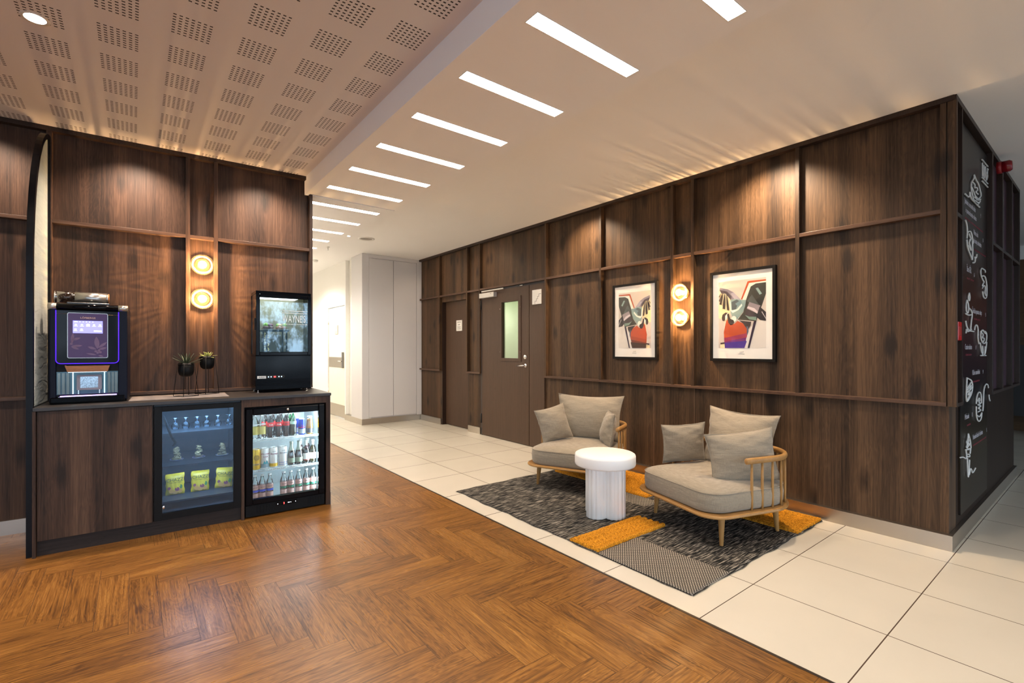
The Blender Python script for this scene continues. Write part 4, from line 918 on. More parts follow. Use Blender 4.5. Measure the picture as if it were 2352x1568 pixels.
for k, u in enumerate((.775, .826, .880, .982, 1.036, 1.096, 1.155, 1.210)):
    blue = k < 3
    o = bottle('water_bottle', 'water bottle with %s print, %s from the left on the fridge bottom shelf' % ('blue' if blue else 'green', place[k]), 'bottle', 'water', .465, u, .102, CLEAR, CAPW,
        [(.018, .056, PINK), (.066, .080, BLUEI if blue else GREENI), (.084, .118, PINK)], 'water bottles on the bottom fridge shelf', ('AKVILĖ', .010, .098, INK))
def can(label, u, base, bands, txts, h=.160, r_=.0315, z=.345, d=.465, grp='beer cans on the middle fridge shelf'):
    r = left_thing('drink_can', label, 'can', d, u, z, grp)
    q = MB(); q.lathe([(r_*.82, 0), (r_, .008), (r_, h-.014), (r_*.82, h-.002), (r_*.82, h), (r_*.76, h-.003), (0, h-.003)], 28); q.build('can_body', base, r)
    q = MB(); q.lathe([(r_*.83, h-.004), (r_*.85, h+.001), (r_*.80, h+.001), (r_*.78, h-.003)], 28, cap=False); q.tube([(0, -.006, h), (.008, 0, h+.001), (0, .006, h)], .0014, 5); q.build('lid', CAPW, r)
    for (z0, z1, m_) in bands:
        q = MB(); q.lathe([(r_+.0004, z0), (r_+.0004, z1)], 28, cap=False); q.build('printed_band', m_, r)
    for (s_, sz, zt, m_) in txts: text('lettering', s_, sz, m_, r, frame_m((r_+.001, 0, zt), (0, 1, 0), (0, 0, 1)), 'CENTER', curve=r_+.001)
    return r
YEL = plain('can yellow', (.80, .50, .04), .35, .3); WHC = plain('can white', (.80, .81, .80), .3, .2); TEALP = plain('teal print', (.05, .35, .45), .4); BURG = plain('burgundy print', (.28, .02, .10), .4)
c1 = can('yellow beer can with a round black emblem on the middle fridge shelf', .783, YEL, [(.035, .050, plain('dull gold', (.60, .42, .12), .4))], [('LAGER', .011, .038, INK)])
q = MB()
for rr_, w_ in ((.0185, .0013), (.0125, .0011)): q.tube([(.0322*math.cos(rr_*math.sin(a*PI/14)/.0315), rr_*math.sin(a*PI/14), .095+rr_*math.cos(a*PI/14)) for a in range(28)], w_, 4, closed=True, up=(1, 0, 0))
q.build('emblem', INK, c1); text('lettering', 'B', .022, INK, c1, frame_m((.0322, 0, .087), (0, 1, 0), (0, 0, 1)), 'CENTER')
c2 = can('white beer can with burgundy letters and teal mountains on the middle fridge shelf', .846, WHC, [(.010, .040, plain('grey blue band', (.25, .36, .42), .35))], [('BOCMAN', .016, .112, BURG), ('USA', .019, .090, BURG)])
q = MB()
for y0_, z1_, w_ in ((-.008, .066, .011), (.008, .070, .012)): q.add([(.0318, y0_-w_, .040), (.0318, y0_+w_, .040), (.0325, y0_, z1_)], [(0, 1, 2)])
q.build('mountain_print', TEALP, c2)
can('white and yellow EKSTRA beer can on the middle fridge shelf', .909, WHC, [(.010, .036, YEL)], [('EKSTRA', .017, .105, BURG), ('VOLFAS', .008, .128, INK)])
can('white and blue EKSTRA beer can on the middle fridge shelf', .977, WHC, [(.018, .021, BLUEI), (.034, .037, BLUEI)], [('EKSTRA', .017, .105, plain('navy ink', (.02, .04, .12), .4)), ('VOLFAS', .008, .128, INK)])
DG = pane('dark green glass', (.06, .12, .07), 1.5, .08); FOIL = plain('grey green foil', (.34, .40, .34), .3, .6); SAGE = plain('sage label', (.24, .30, .22), .5); WLAB = plain('white label', (.78, .78, .76), .5)
for k, u in enumerate((1.041, 1.098)):
    bottle('sparkling_wine_bottle', 'green sparkling wine bottle with grey foil, %s of the pair' % ('left', 'right')[k], 'bottle', 'sparkling', .465, u, .345, DG, FOIL, [(.120, .183, FOIL), (.022, .060, SAGE)], 'sparkling wine on the middle fridge shelf', liquid=(plain('dark green fill', (.02, .035, .02), .4), .8))
CRK = plain('white foil capsule', (.62, .64, .62), .4)
bottle('wine_bottle', 'small red wine bottle with a white label on the middle fridge shelf', 'bottle', 'wine', .465, 1.155, .345, DG, CRK, [(.035, .085, WLAB), (.028, .034, plain('red foot line', (.40, .05, .04), .4)), (.150, .178, CRK)], None, liquid=(plain('red wine', (.035, .006, .010), .3), .8))
bottle('wine_bottle', 'small white wine bottle with a white label by the fridge lamp', 'bottle', 'wine', .465, 1.208, .345, pane('pale green glass', (.62, .66, .40), 1.5, .06), CRK, [(.035, .085, WLAB), (.150, .178, CRK)], None, liquid=(pane('white wine', (.62, .58, .30), 1, .02), .8))
for k, u in enumerate((1.128, 1.185)):
    bottle('wine_bottle', 'small dark wine bottle in the back row of the middle shelf, %s one' % ('left', 'right')[k], 'bottle', 'wine', .385, u, .345, DG, CRK, [(.035, .085, WLAB), (.150, .178, CRK)], 'wine bottles in the back row', liquid=(plain('red wine', (.035, .006, .010), .3), .8))
YL = plain('lemon label', (.62, .52, .14), .45)
for k, u in enumerate((.775, .826)):
    bottle('lemonade_bottle', 'clear lemonade bottle with a yellow label, %s one on the top shelf' % ('left', 'right')[k], 'bottle', 'soda', .465, u, .585, CLEAR, CAPW, [(.035, .095, YL), (.110, .116, WLAB)], 'lemonade bottles on the top fridge shelf')
COLA = plain('cola drink', (.016, .006, .004), .25); REDL = plain('red label', (.62, .015, .02), .4)
for k, u in enumerate((.886, .945, 1.003)):
    lab_ = ('left', 'middle')[k] if k < 2 else 'right'
    bottle('cola_bottle', 'cola bottle with a red label, %s one in front on the top shelf' % lab_, 'bottle', 'cola', .465, u, .585, CLEAR, REDL, [(.088, .122, REDL)], 'cola bottles on the top fridge shelf', ('Cola' if k < 2 else 'Zero', .016, .099, WLAB if k < 2 else INK), liquid=(COLA, .86))
for k, u in enumerate((.858, .915, .974)):
    bottle('cola_bottle', 'cola bottle in the back row of the top shelf, %s one' % ('left', 'middle', 'right')[k], 'bottle', 'cola', .385, u, .585, CLEAR, REDL, [(.088, .122, REDL)], 'cola bottles in the back row', liquid=(COLA, .86))
for k, (u, d) in enumerate(((1.052, .465), (1.045, .385))):
    bottle('green_bottle', 'green glass bottle %s on the top fridge shelf' % ('in the front row', 'in the back row')[k], 'bottle', 'soda', d, u, .585, pane('green glass', (.10, .55, .25), 1.5, .08), CAPW, [(.095, .118, plain('mint label', (.45, .70, .55), .4))], 'green bottles on the top fridge shelf', liquid=(plain('green fill', (.01, .05, .025), .3), .6))
c5 = can('slim blue and silver energy drink can on the top fridge shelf', 1.120, plain('can blue', (.02, .05, .42), .3, .4), [(.012, .050, plain('can silver', (.45, .50, .60), .3, .5)), (.060, .066, REDL)], [('BULL', .010, .075, plain('red ink', (.6, .03, .04), .4))], h=.130, r_=.026, z=.585, grp=None)
can('blue energy drink can behind the slim front can', 1.095, plain('can blue', (.02, .05, .42), .3, .4), [(.012, .050, plain('can silver', (.45, .50, .60), .3, .5))], [], h=.130, r_=.026, z=.585, d=.38, grp=None)
bottle('juice_bottle', 'orange juice bottle with a black label on the top fridge shelf', 'bottle', 'juice', .465, 1.182, .585, CLEAR, CAPW, [(.012, .050, plain('black label', (.03, .028, .03), .5))], None, liquid=(plain('orange juice', (.85, .42, .03), .4, em=None), .97))

# ------------------------------------------------------------------ arched screen at the left end
sc = left_thing('arched_screen', 'tall black framed screen with an arched top and a pale felt panel', 'room divider', 0, -.49, 0)
D, ZA, ZT = .562, 1.80, 2.815
def arch(ins, n=22):
    P = [(D-ins, 0)]; P += [(D-ins, ZA)]
    for k in range(1, n+1):
        a = PI/2*k/n; P.append(((D-ins)*math.cos(a) if k < n else .0, ZA+(ZT-ins-ZA)*math.sin(a)))
    return P
outer = arch(0); inner = arch(.035)
q = MB(); n = len(outer); vs = []
for y in (-.008, .024):
    for p in outer: vs.append((p[0], y, p[1]))
    for p in inner: vs.append((p[0], y, p[1]))
fs = []
for i in range(n-1):
    fs += [(i, i+1, n+i+1, n+i), (2*n+i, 3*n+i, 3*n+i+1, 2*n+i+1), (i, 2*n+i, 2*n+i+1, i+1), (n+i, n+i+1, 3*n+i+1, 3*n+i)]
fs += [(0, n, 3*n, 2*n)]
q.add(vs, fs); q.box(-.002, .030, -.008, .024, 0, ZT-.03); q.box(.0, D-.03, -.008, .024, .88, .93); q.box(.0, D-.03, -.008, .024, 0, .04)
q.build('frame', plain('black lacquer', (.003, .0035, .006), .35, spec=.18), sc)
def infill(nm, m_, z0, y0_, y1_):
    pl = [(.01, z0), (D-.02, z0), (D-.02, ZA)]
    for k in range(1, 20): a = PI/2*k/20; pl.append(((D-.02)*math.cos(a), ZA+(ZT-.02-ZA)*math.sin(a)))
    pl.append((.01, ZT-.02))
    q = MB(); vs = [(a, y0_, b) for a, b in pl]+[(a, y1_, b) for a, b in pl]; k = len(pl)
    q.add(vs, [tuple(range(k))[::-1], tuple(range(k, 2*k))]+[(i, (i+1) % k, k+(i+1) % k, k+i) for i in range(k)]); q.build(nm, m_, sc)
infill('felt_panel', fabric('pale green felt', (.36, .40, .36), (.28, .32, .28), 160), .90, .002, .012)
q = MB(); q.box(.01, D-.02, .002, .012, .03, .89); q.build('lower_panel', DARKWOOD, sc)

# ------------------------------------------------------------------ coffee machine
cf = left_thing('coffee_machine', 'black coffee machine with a purple lit touch screen and a bean hopper', 'coffee machine', .393, -.22, .929)
NAVY = plain('midnight plastic', (.004, .005, .014), .4, spec=.15)
q = MB()
q.box(-.35, -.02, -.20, .20, .0, .640, 0)                                  # core
q.build('body', BLACK, cf, bevel=.006)
q = MB(); q.box(-.34, .0, -.2, -.165, .01, .655); q.box(-.34, .0, .155, .205, .01, .655); q.build('side_pillar', NAVY, cf, bevel=.008)
q = MB(); q.tube([(-.012, -.165, .648), (-.012, .155, .648)], .022, 16); q.build('top_bar', BLACKG, cf)
for a_, b_2 in ((-.205, -.163), (.155, .207)):
    q = MB(); q.tube([(-.012, a_, .648), (-.012, b_2, .648)], .0225, 16); q.build('corner_cap', plain('satin nickel', (.50, .47, .43), .3, .9), cf)
def rrect(y0_, y1_, z0, z1, r_, n=6, top=True):
    P = []
    for cx_, cz, a0 in ((y1_-r_, z1-r_, 0), (y0_+r_, z1-r_, PI/2), (y0_+r_, z0+r_, PI), (y1_-r_, z0+r_, 1.5*PI)):
        if not top and cz == z1-r_: P.append((y1_ if a0 == 0 else y0_, z1)); continue
        for k in range(n+1): a = a0+PI/2*k/n; P.append((cx_+r_*math.cos(a), cz+r_*math.sin(a)))
    return P
def slab(nm, P, x0, x1, m_, par, bevel=0):
    q = MB(); k = len(P); vs = [(x0, a, b) for a, b in P]+[(x1, a, b) for a, b in P]
    q.add(vs, [tuple(range(k))[::-1], tuple(range(k, 2*k))]+[(i, (i+1) % k, k+(i+1) % k, k+i) for i in range(k)]); return q.build(nm, m_, par, bevel=bevel)
gp = slab('front_glass', rrect(-.163, .154, .270, .622, .022, top=False), -.02, .001, BLACKG, cf)
q = MB(); L_ = rrect(-.165, .156, .268, .622, .024, top=False); pth = [(.0, a, b) for a, b in L_]
pth = [pth[1]]+pth[2:]+[pth[0]]
q.tube(pth, .0026, 6, up=(1, 0, 0)); q.build('light_line', glow('violet light line', (.055, .012, .9), 1.1), cf)
q = MB(); q.tube([(.002, -.163, .600), (.002, .154, .600)], .0012, 5); q.build('trim_line', BRASS, cf)
sf = slab('screen_bezel', rrect(-.109, .100, .303, .609, .010), .0, .006, plain('bezel chrome', (.26, .23, .22), .2, 1.0), cf)
s2 = slab('screen_panel', rrect(-.105, .096, .307, .605, .008), .001, .0068, plain('dark plum panel', (.022, .006, .030), .2, spec=.3, em=(.10, .02, .16), es=.12), cf)
ds = slab('touch_display', rrect(-.081, .072, .472, .556, .001), .005, .0074, glow('display lilac', (.22, .22, 1.0), .85), s2)
ICO = glow('display icons', (.80, .82, 1.0), 1.1)
q = MB()
for k in range(5): q.lathe([(0, 0), (.0028, 0)], 10, M=Matrix.Translation((.0076, -.045+.0165*k, .548)) @ Matrix.Rotation(PI/2, 4, 'Y'), cap=False)
for k in range(5):
    y = -.066+.031*k; s_ = 1.5 if k == 2 else 1
    q.box(.0074, .0077, y-.010, y+.010, .518, .5205); q.ball((.0075, y, .529), (.0003, .0065*s_, .0042*s_), 12, 6)
for k in range(2): y = -.068+.031*k; q.box(.0074, .0077, y-.009, y+.009, .487, .4895); q.ball((.0075, y, .498), (.0003, .007, .0040), 12, 6)
q.box(.0074, .0077, .026, .066, .484, .491); q.box(.0074, .0077, -.074, -.056, .546, .550)
q.build('display_icons', ICO, ds)
text('brand_lettering', 'LÖFBERGS', .0165, plain('copper ink', (.62, .38, .28), .4, .3), s2, frame_m((.0072, -.0045, .570), (0, 1, 0), (0, 0, 1)), 'CENTER', sx=1.02)
LEAF = plain('leaf print', (.13, .075, .155), .4)
q = MB()
def leaf(y, z, a, ln, w_):
    pl = []
    for s_ in (1, -1):
        rng = range(0, 9) if s_ == 1 else range(7, 0, -1)
        for k in rng:
            t = k/8; ww = s_*w_*math.sin(PI*t)**.8; pl.append((y+ln*t*math.cos(a)-ww*math.sin(a), z+ln*t*math.sin(a)+ww*math.cos(a)))
    q.add([(.0071, a_, b_) for a_, b_ in pl], [tuple(range(len(pl)))])
for a in ((.045, .365, 1.65, .085, .013), (.048, .372, .72, .062, .008), (.05, .362, .28, .045, .008), (.040, .362, 2.75, .05, .008), (-.088, .385, .05, .055, .007), (-.09, .382, -.45, .045, .007), (-.085, .40, 1.5, .075, .008), (-.085, .425, .35, .045, .008), (.04, .325, 2.95, .055, .006), (.048, .322, -.3, .03, .005)): leaf(*a)
for y, z in ((.036, .350), (.052, .355), (.046, .340), (.060, .343), (-.088, .40)): q.lathe([(0, 0), (.0075, 0)], 14, M=Matrix.Translation((.0072, y, z)) @ Matrix.Rotation(PI/2, 4, 'Y'), cap=False)
q.build('leaf_print', LEAF, s2)
wb_ = slab('spout_cover', [(-.112, .252), (-.118, .256), (-.118, .250), (-.106, .212), (.098, .212), (.110, .252)][::-1], -.01, .026, wood('caramel wood', (.20, .08, .035), (.34, .15, .065), (.42, .21, .10), sc=3, axis=1, knots=False), cf)
q = MB(); q.box(.024, .028, -.102, .094, .208, .212); q.build('spout_edge', CHROME, wb_)
# dispensing bay
q = MB(); q.box(-.16, -.019, -.166, .152, .061, .212); q.build('bay_recess', plain('bay interior', (.06, .10, .12), .15, .6), cf)
q = MB()
for k, y in enumerate((-.15, -.128, -.106, .106, .126, .144)): q.box(-.02, -.006, y-.008, y+.006, .064, .205)
q.build('bay_side_strip', plain('bay chrome strips', (.13, .14, .13), .18, .9), cf)
q = MB(); q.box(-.012, -.008, -.084, -.080, .064, .208); q.box(-.012, -.008, .078, .082, .064, .208); q.build('bay_light', glow('bay light', (.55, .90, 1.0), 2.5), cf)
hm = slab('cup_support', rrect(-.062, .066, .088, .190, .006), -.012, .004, plain('grey violet plastic', (.22, .19, .24), .3), cf)
slab('cup_grid', rrect(-.044, .048, .102, .178, .003), .002, .0052, plain('grid chrome', (.40, .46, .52), .12, .9, var=.9, vs=140), hm)
q = MB(); q.box(-.01, .002, -.056, -.050, .062, .09); q.box(-.01, .002, .052, .058, .062, .09); q.build('support_leg', CHROME, hm)
q = MB(); q.box(-.10, .034, -.190, .190, .006, .046); bs = q.build('drip_base', BLACKG, cf, bevel=.006)
q = MB(); q.box(-.09, .030, -.150, .150, .046, .049); q.build('drip_tray', plain('tray steel', (.30, .28, .32), .25, .9), bs)
q = MB(); q.box(-.012, .000, -.145, .145, .049, .052); q.build('tray_light', glow('tray light violet', (.55, .30, 1.0), 3), bs)
q = MB(); q.box(-.32, -.02, -.19, .19, 0, .01); q.build('base_plate', BLACKM, cf)
hp = MB(); hp.tube([(-.15, -.085, .722), (-.15, .085, .722)], .040, 28); hopper = hp.build('bean_hopper', plain('hopper steel', (.50, .48, .46), .28, .95), cf)
q = MB(); q.tube([(-.15, -.185, .722), (-.15, -.086, .722)], .0395, 28); q.build('hopper_window', pane('hopper glass', (.60, .55, .52), .4, .02), hopper)
q = MB(); rr = random.Random(5)
for k in range(170): 
    a = rr.uniform(0, 6.28); rd = .034*math.sqrt(rr.random()); x_, z_ = rd*math.cos(a), rd*math.sin(a)
    if z_ < .006: q.ball((-.15+x_, rr.uniform(-.18, -.09), .722+z_), (.0045, .006, .004), 6, 4)
q.build('coffee_beans', plain('roasted beans', (.03, .014, .008), .4), hopper)
q = MB(); q.tube([(-.15, -.190, .722), (-.15, -.184, .722)], .041, 28); q.tube([(-.15, .084, .722), (-.15, .090, .722)], .041, 28); q.build('hopper_ring', CHROME, hopper)
q = MB(); q.tube([(-.15, .0905, .722), (-.15, .0945, .722)], .036, 28); q.build('hopper_cap', plain('copper cap', (.50, .22, .09), .35, .6), hopper)
q = MB(); q.box(-.25, -.05, -.12, .105, .640, .684); q.build('hopper_tray', plain('tray black', (.02, .018, .018), .2, .3), cf, bevel=.004)

# ------------------------------------------------------------------ countertop display fridge
df = left_thing('display_fridge', 'black countertop display fridge with a lit glass front and snacks inside', 'display fridge', .0, 1.018, .929)
y0_, y1_ = -.212, .220
q = MB(); DK = BLACKG
q.box(.0, .262, y0_, y1_, .026, .306)                                                      # machine compartment
for k in range(5): q.box(.262, .266, y0_+.004, y1_-.004, .058+k*.011, .063+k*.011)
for k in range(5): q.box(.02, .25, y0_-.003, y0_, .058+k*.011, .063+k*.011)
q.build('lower_housing', DK, df, bevel=.004)
q = MB(); q.box(.0, .272, y0_, y1_, .822, .848); q.box(.0, .02, y0_, y1_, .306, .822); q.box(.02, .262, y0_, y1_, .306, .322)
for (a, b, c_, d_) in ((.0, .262, y0_, y0_+.02), (.0, .262, y1_-.02, y1_)): q.box(a, .018, c_, d_, .306, .822); q.box(b-.02, b, c_, d_, .306, .822)
q.build('cabinet_shell', DK, df, bevel=.002)
q = MB(); q.box(.018, .242, y0_+.004, y0_+.008, .32, .82); q.box(.018, .242, y1_-.008, y1_-.004, .32, .82); q.build('side_glass', pane('side glass', (.85, .92, .95), 1.2, .04), df)
q = MB(); q.box(.262, .285, y0_, y0_+.030, .310, .822); q.box(.262, .285, y1_-.028, y1_, .310, .822); q.box(.262, .285, y0_+.03, y1_-.028, .310, .340); q.box(.262, .285, y0_+.03, y1_-.028, .793, .822)
dr_ = q.build('door_frame', DK, df, bevel=.005)
q = MB(); q.box(.272, .276, y0_+.03, y1_-.028, .340, .793); q.build('door_glass', pane('display glass', (.82, .88, .90), 1.1, .01, (.75, .90, 1.0)), dr_)
q = MB(); q.box(.270, .290, y0_-.012, y0_+.002, .52, .62); q.build('handle', BLACK, dr_, bevel=.003)
wl_ = text('lettering', "WAYNE'S", .088, plain('white vinyl', (.85, .9, .92), .5, em=(.8, .9, 1), es=.0), dr_, frame_m((.2768, -.012, .592), (0, 1, 0), (0, 0, 1)), sx=.50)
q = MB()
for k in range(16): q.box(.2765, .277, -.008+k*.0125, -.002+k*.0125, .572, .579)
q.box(.2765, .277, -.012, .188, .668, .673); q.box(.2765, .277, -.012, .188, .686, .691)
q.build('printed_marks', plain('white vinyl', (.85, .9, .92), .5, em=(.8, .9, 1), es=.0), dr_)
q = MB(); q.box(.02, .030, y0_+.01, y1_-.01, .322, .82); q.build('back_panel', plain('olive back panel', (.23, .20, .12), .5), df)
text('lettering', 'BUNNS', .085, BRASS, df, frame_m((.033, -.075, .345), (0, 0, 1), (0, -1, 0)), sx=.75)
q = MB(); q.box(.05, .24, -.150, .050, .515, .528); ss = q.build('inner_shelf', BLACK, df)
q = MB()
for y in (-.125, .030): q.box(.05, .065, y-.005, y+.005, .322, .515); q.box(.225, .24, y-.005, y+.005, .322, .515)
q.build('shelf_leg', BLACK, ss)
q = MB(); q.box(.04, .24, y0_+.035, y1_-.09, .800, .812); q.build('lamp_tube', glow('display lamp', (.92, .98, 1.0), 3), df)
lamp('display_fridge_light', 'AREA', L2W(.20, 1.0, 1.728), .5, (.80, .95, 1.0), shape='RECTANGLE', size=.12, size_y=.34)
q = MB(); q.box(.266, .2675, y0_+.012, y0_+.078, .118, .140); lbp = q.build('badge', PLASTW, df)
text('lettering', 'Arktic', .018, INK, lbp, frame_m((.2678, y0_+.045, .124), (0, 1, 0), (0, 0, 1)), 'CENTER')
cpn = slab('control_panel', rrect(y0_+.082, y0_+.222, .118, .144, .012), .262, .2675, BLACKM, df)
q = MB()
for y in (.092, .112, .172, .192): q.lathe([(0, 0), (.0055, 0)], 12, M=Matrix.Translation((.2679, y0_+y+.004, .131)) @ Matrix.Rotation(PI/2, 4, 'Y'), cap=False)
q.build('button', plain('pale blue button', (.45, .60, .75), .4, em=(.5, .7, .9), es=.5), cpn)
text('temperature_digits', '88', .016, glow('red digits', (1, .03, .03), 6), cpn, frame_m((.268, y0_+.144, .1255), (0, 1, 0), (0, 0, 1)), 'CENTER')
q = MB()
for x_ in (.03, .250):
    for y in (y0_+.02, y1_-.03): q.tube([(x_, y, 0.003), (x_, y, .03)], .004, 8); q.lathe([(.014, 0), (.014, .004), (.006, .006)], 14, M=Matrix.Translation((x_, y, 0)))
q.build('foot', CHROME, df)
# snacks on the inner shelf
def snack(label, u, k):
    r = left_thing('sandwich_bun', label, 'bun', .17, u, .929+.5285, 'filled buns in the display fridge')
    q = MB(); q.box(-.045, .045, -.047, .047, 0, .004); q.build('tray', plain('card tray', (.70, .66, .55), .6), r)
    q = MB()
    for dx in (-.018, .018):
        for dy in (-.02, .02): q.ball((dx, dy, .018), (.020, .022, .014), 14, 8)
    q.build('bread', plain('dark baked crust' if k == 0 else 'golden crust', (.14, .045, .035) if k == 0 else (.32, .12, .035), .5, var=.3, vs=60), r)
    q = MB(); q.ball((0, -.022, .040), (.012, .018, .017), 12, 8); q.ball((.012, -.018 if k == 0 else .026, .040), (.010, .014, .020), 10, 6); q.build('lettuce', plain('bright leaf', (.32, .62, .03) if k == 0 else (.08, .62, .12), .5, var=.3, vs=80), r)
    q = MB(); q.ball((0, .018 if k == 0 else -.014, .040), (.016, .022, .013), 12, 8); q.build('filling', plain('plum filling' if k == 0 else 'egg filling', (.22, .05, .08) if k == 0 else (.80, .52, .05), .5, var=.3, vs=90), r)
    q = MB(); q.tube([(.012, .04, .035), (.012, -.02+.0*k, .062)], .0012, 5); q.build('wooden_pick', plain('pick wood', (.62, .45, .2), .6), r)
snack('dark bun with a green leaf on the left of the inner shelf', .915, 0); snack('golden bun with egg and a green leaf on the right of the inner shelf', 1.016, 1)

# ------------------------------------------------------------------ runner and plants
rn = MB(); rn.box(.075, .46, -.005, .600, 0, .003)
mt_ = fabric('woven grey runner', (.26, .22, .20), (.10, .085, .08), 300); rr_ = rn.build('table_runner', mt_); rr_.location = L2W(0, 0, .929); rr_.rotation_euler = (0, 0, -PHI)
tag(rr_, 'grey brown woven runner lying on the counter under the plant stands', 'table runner')
def plant(label, loc, rz, hpot, half, kind):
    r = thing('potted_succulent', label, 'potted plant', loc, rz, 'succulents in black pots on wire stands')
    z1 = hpot+.105; q = MB(); top = .050
    for sx_ in (1, -1):
        for sy in (1, -1): q.tube([(sx_*half, sy*half, .003), (sx_*top*.78, sy*top*.78, z1-.010)], .0022, 6)
    q.tube([(half, half, .003), (-half, half, .003), (-half, -half, .003), (half, -half, .003)], .0022, 6, closed=True)
    q.tube([(.054*math.cos(a*PI/12), .054*math.sin(a*PI/12), z1-.012) for a in range(24)], .0022, 6, closed=True); q.build('wire_stand', BLACK, r)
    q = MB(); q.lathe([(0, hpot), (.028, hpot+.001), (.044, hpot+.015), (.0515, hpot+.040), (.0515, z1), (.048, z1), (.048, z1-.012), (0, z1-.012)], 36); pt = q.build('pot', BLACK, r)
    q = MB(); q.lathe([(0, z1-.011), (.048, z1-.011)], 24, cap=False); q.build('soil', plain('soil', (.03, .02, .014), .95), pt)
    q = MB(); rr = random.Random(3 if kind == 'agave' else 8)
    def blade(az, el, ln, w_, th, curl):
        n = 9; vs = []; p = Vector((0, 0, z1-.012)); 
        for i in range(n+1):
            t = i/n; e = el-curl*t
            if i: p = p+Vector((math.cos(az)*math.cos(e), math.sin(az)*math.cos(e), math.sin(e)))*ln/n
            wv = w_*(math.sin(PI*min(1, .18+.82*t))**.7 if kind != 'agave' else (1-t)**.75*(.75+.5*t)); sd = Vector((-math.sin(az), math.cos(az), 0)); up = Vector((-math.cos(az)*math.sin(e), -math.sin(az)*math.sin(e), math.cos(e)))
            vs += [p+sd*wv, p-up*th*(1-t*.8), p-sd*wv, p+up*th*.25]
        fs = []
        for i in range(n):
            for j in range(4): fs.append((i*4+j, i*4+(j+1) % 4, (i+1)*4+(j+1) % 4, (i+1)*4+j))
        q.add(vs, fs, 0, True)
    if kind == 'agave':
        for k in range(17): blade(k*2.4+.3, .25+.07*k, .125-.002*k, .0115, .006, .12)
        m_ = plain('dark agave leaf', (.045, .060, .030), .4, var=.5, vs=26)
    else:
        for k in range(14): blade(k*2.4, .12+.09*k, .080-.0022*k, .0135, .004, .25)
        m_ = plain('yellow green succulent', (.40, .42, .14), .45, var=.25, vs=30)
    q.build('leaves', m_, r)
plant('dark spiky succulent in a black pot on the lower wire stand', (-4.449, .318, .932), .50, .150, .058, 'agave')
plant('yellow green succulent in a black pot on the taller wire stand', (-4.576, .468, .932), .55, .200, .058, 'echeveria')


# ------------------------------------------------------------------ rug
def rugmat(name, kind):
    m, n, l, b = mat(name); b.inputs['Roughness'].default_value = .95; b.inputs['Specular IOR Level'].default_value = .1
    tc = n.new('ShaderNodeTexCoord'); cr = n.new('ShaderNodeValToRGB'); e = cr.color_ramp.elements
    bp = n.new('ShaderNodeBump'); bp.inputs['Strength'].default_value = .6; bp.inputs['Distance'].default_value = .003
    if kind == 'streak':
        mp = n.new('ShaderNodeMapping'); mp.inputs['Scale'].default_value = (150, 9, 1); z = n.new('ShaderNodeTexNoise'); z.inputs['Scale'].default_value = 1; z.inputs['Detail'].default_value = 2; z.inputs['Roughness'].default_value = .65
        l.new(tc.outputs['Object'], mp.inputs[0]); l.new(mp.outputs[0], z.inputs['Vector']); f = z.outputs[0]
        e[0].position = .44; e[0].color = (.008, .008, .008, 1); e[1].position = .66; e[1].color = (.36, .32, .265, 1); k = e.new(.54); k.color = (.075, .068, .060, 1)
    elif kind == 'check':
        br = n.new('ShaderNodeTexBrick'); br.offset = .5; br.inputs['Scale'].default_value = 1; br.inputs['Brick Width'].default_value = .017; br.inputs['Row Height'].default_value = .0105; br.inputs['Mortar Size'].default_value = .0032; br.inputs['Mortar Smooth'].default_value = .3
        br.inputs['Color1'].default_value = (1, 1, 1, 1); br.inputs['Color2'].default_value = (.85, .85, .85, 1); br.inputs['Mortar'].default_value = (0, 0, 0, 1)
        l.new(tc.outputs['Object'], br.inputs['Vector']); f = br.outputs['Color']
        e[0].position = .1; e[0].color = (.012, .011, .011, 1); e[1].position = .8; e[1].color = (.50, .44, .36, 1)
    else:
        z = n.new('ShaderNodeTexNoise'); z.inputs['Scale'].default_value = 110; z.inputs['Detail'].default_value = 3; z.inputs['Roughness'].default_value = .7
        l.new(tc.outputs['Object'], z.inputs['Vector']); f = z.outputs[0]
        e[0].position = .30; e[0].color = (.16, .052, .004, 1); e[1].position = .68; e[1].color = (.74, .32, .025, 1); bp.inputs['Distance'].default_value = .006; bp.inputs['Strength'].default_value = .8
    l.new(f, cr.inputs[0]); l.new(cr.outputs[0], b.inputs['Base Color']); l.new(f, bp.inputs['Height']); l.new(bp.outputs[0], b.inputs['Normal'])
    return m
RS = rugmat('charcoal streaked weave', 'streak'); RC = rugmat('black and cream check weave', 'check'); RO = rugmat('mustard tufted pile', 'tuft')
rug = thing('area_rug', 'charcoal flatweave rug with mustard tufted blocks and a checked corner under the armchairs', 'rug', (-2.57, 3.19, 0))
RX0, RX1, RY0, RY1 = -1.17, 1.17, -.885, .875
def grid(x0, x1, y0, y1, nx, ny, zf, edge=None):
    vs = []; fs = []
    for j in range(ny+1):
        for i in range(nx+1):
            x = x0+(x1-x0)*i/nx; y = y0+(y1-y0)*j/ny
            if edge: x, y = edge(x, y, i in (0, nx), j in (0, ny))
            vs.append((x, y, zf(x, y)))
    for j in range(ny):
        for i in range(nx): a = j*(nx+1)+i; fs.append((a, a+1, a+nx+2, a+nx+1))
    b = len(vs); ring = [i for i in range(nx+1)]+[(j)*(nx+1)+nx for j in range(1, ny+1)]+[ny*(nx+1)+i for i in range(nx-1, -1, -1)]+[j*(nx+1) for j in range(ny-1, 0, -1)]
    for i in ring: vs.append((vs[i][0], vs[i][1], .0005))
    k = len(ring)
    for t in range(k): fs.append((ring[t], b+t, b+(t+1) % k, ring[(t+1) % k]))
    return vs, fs
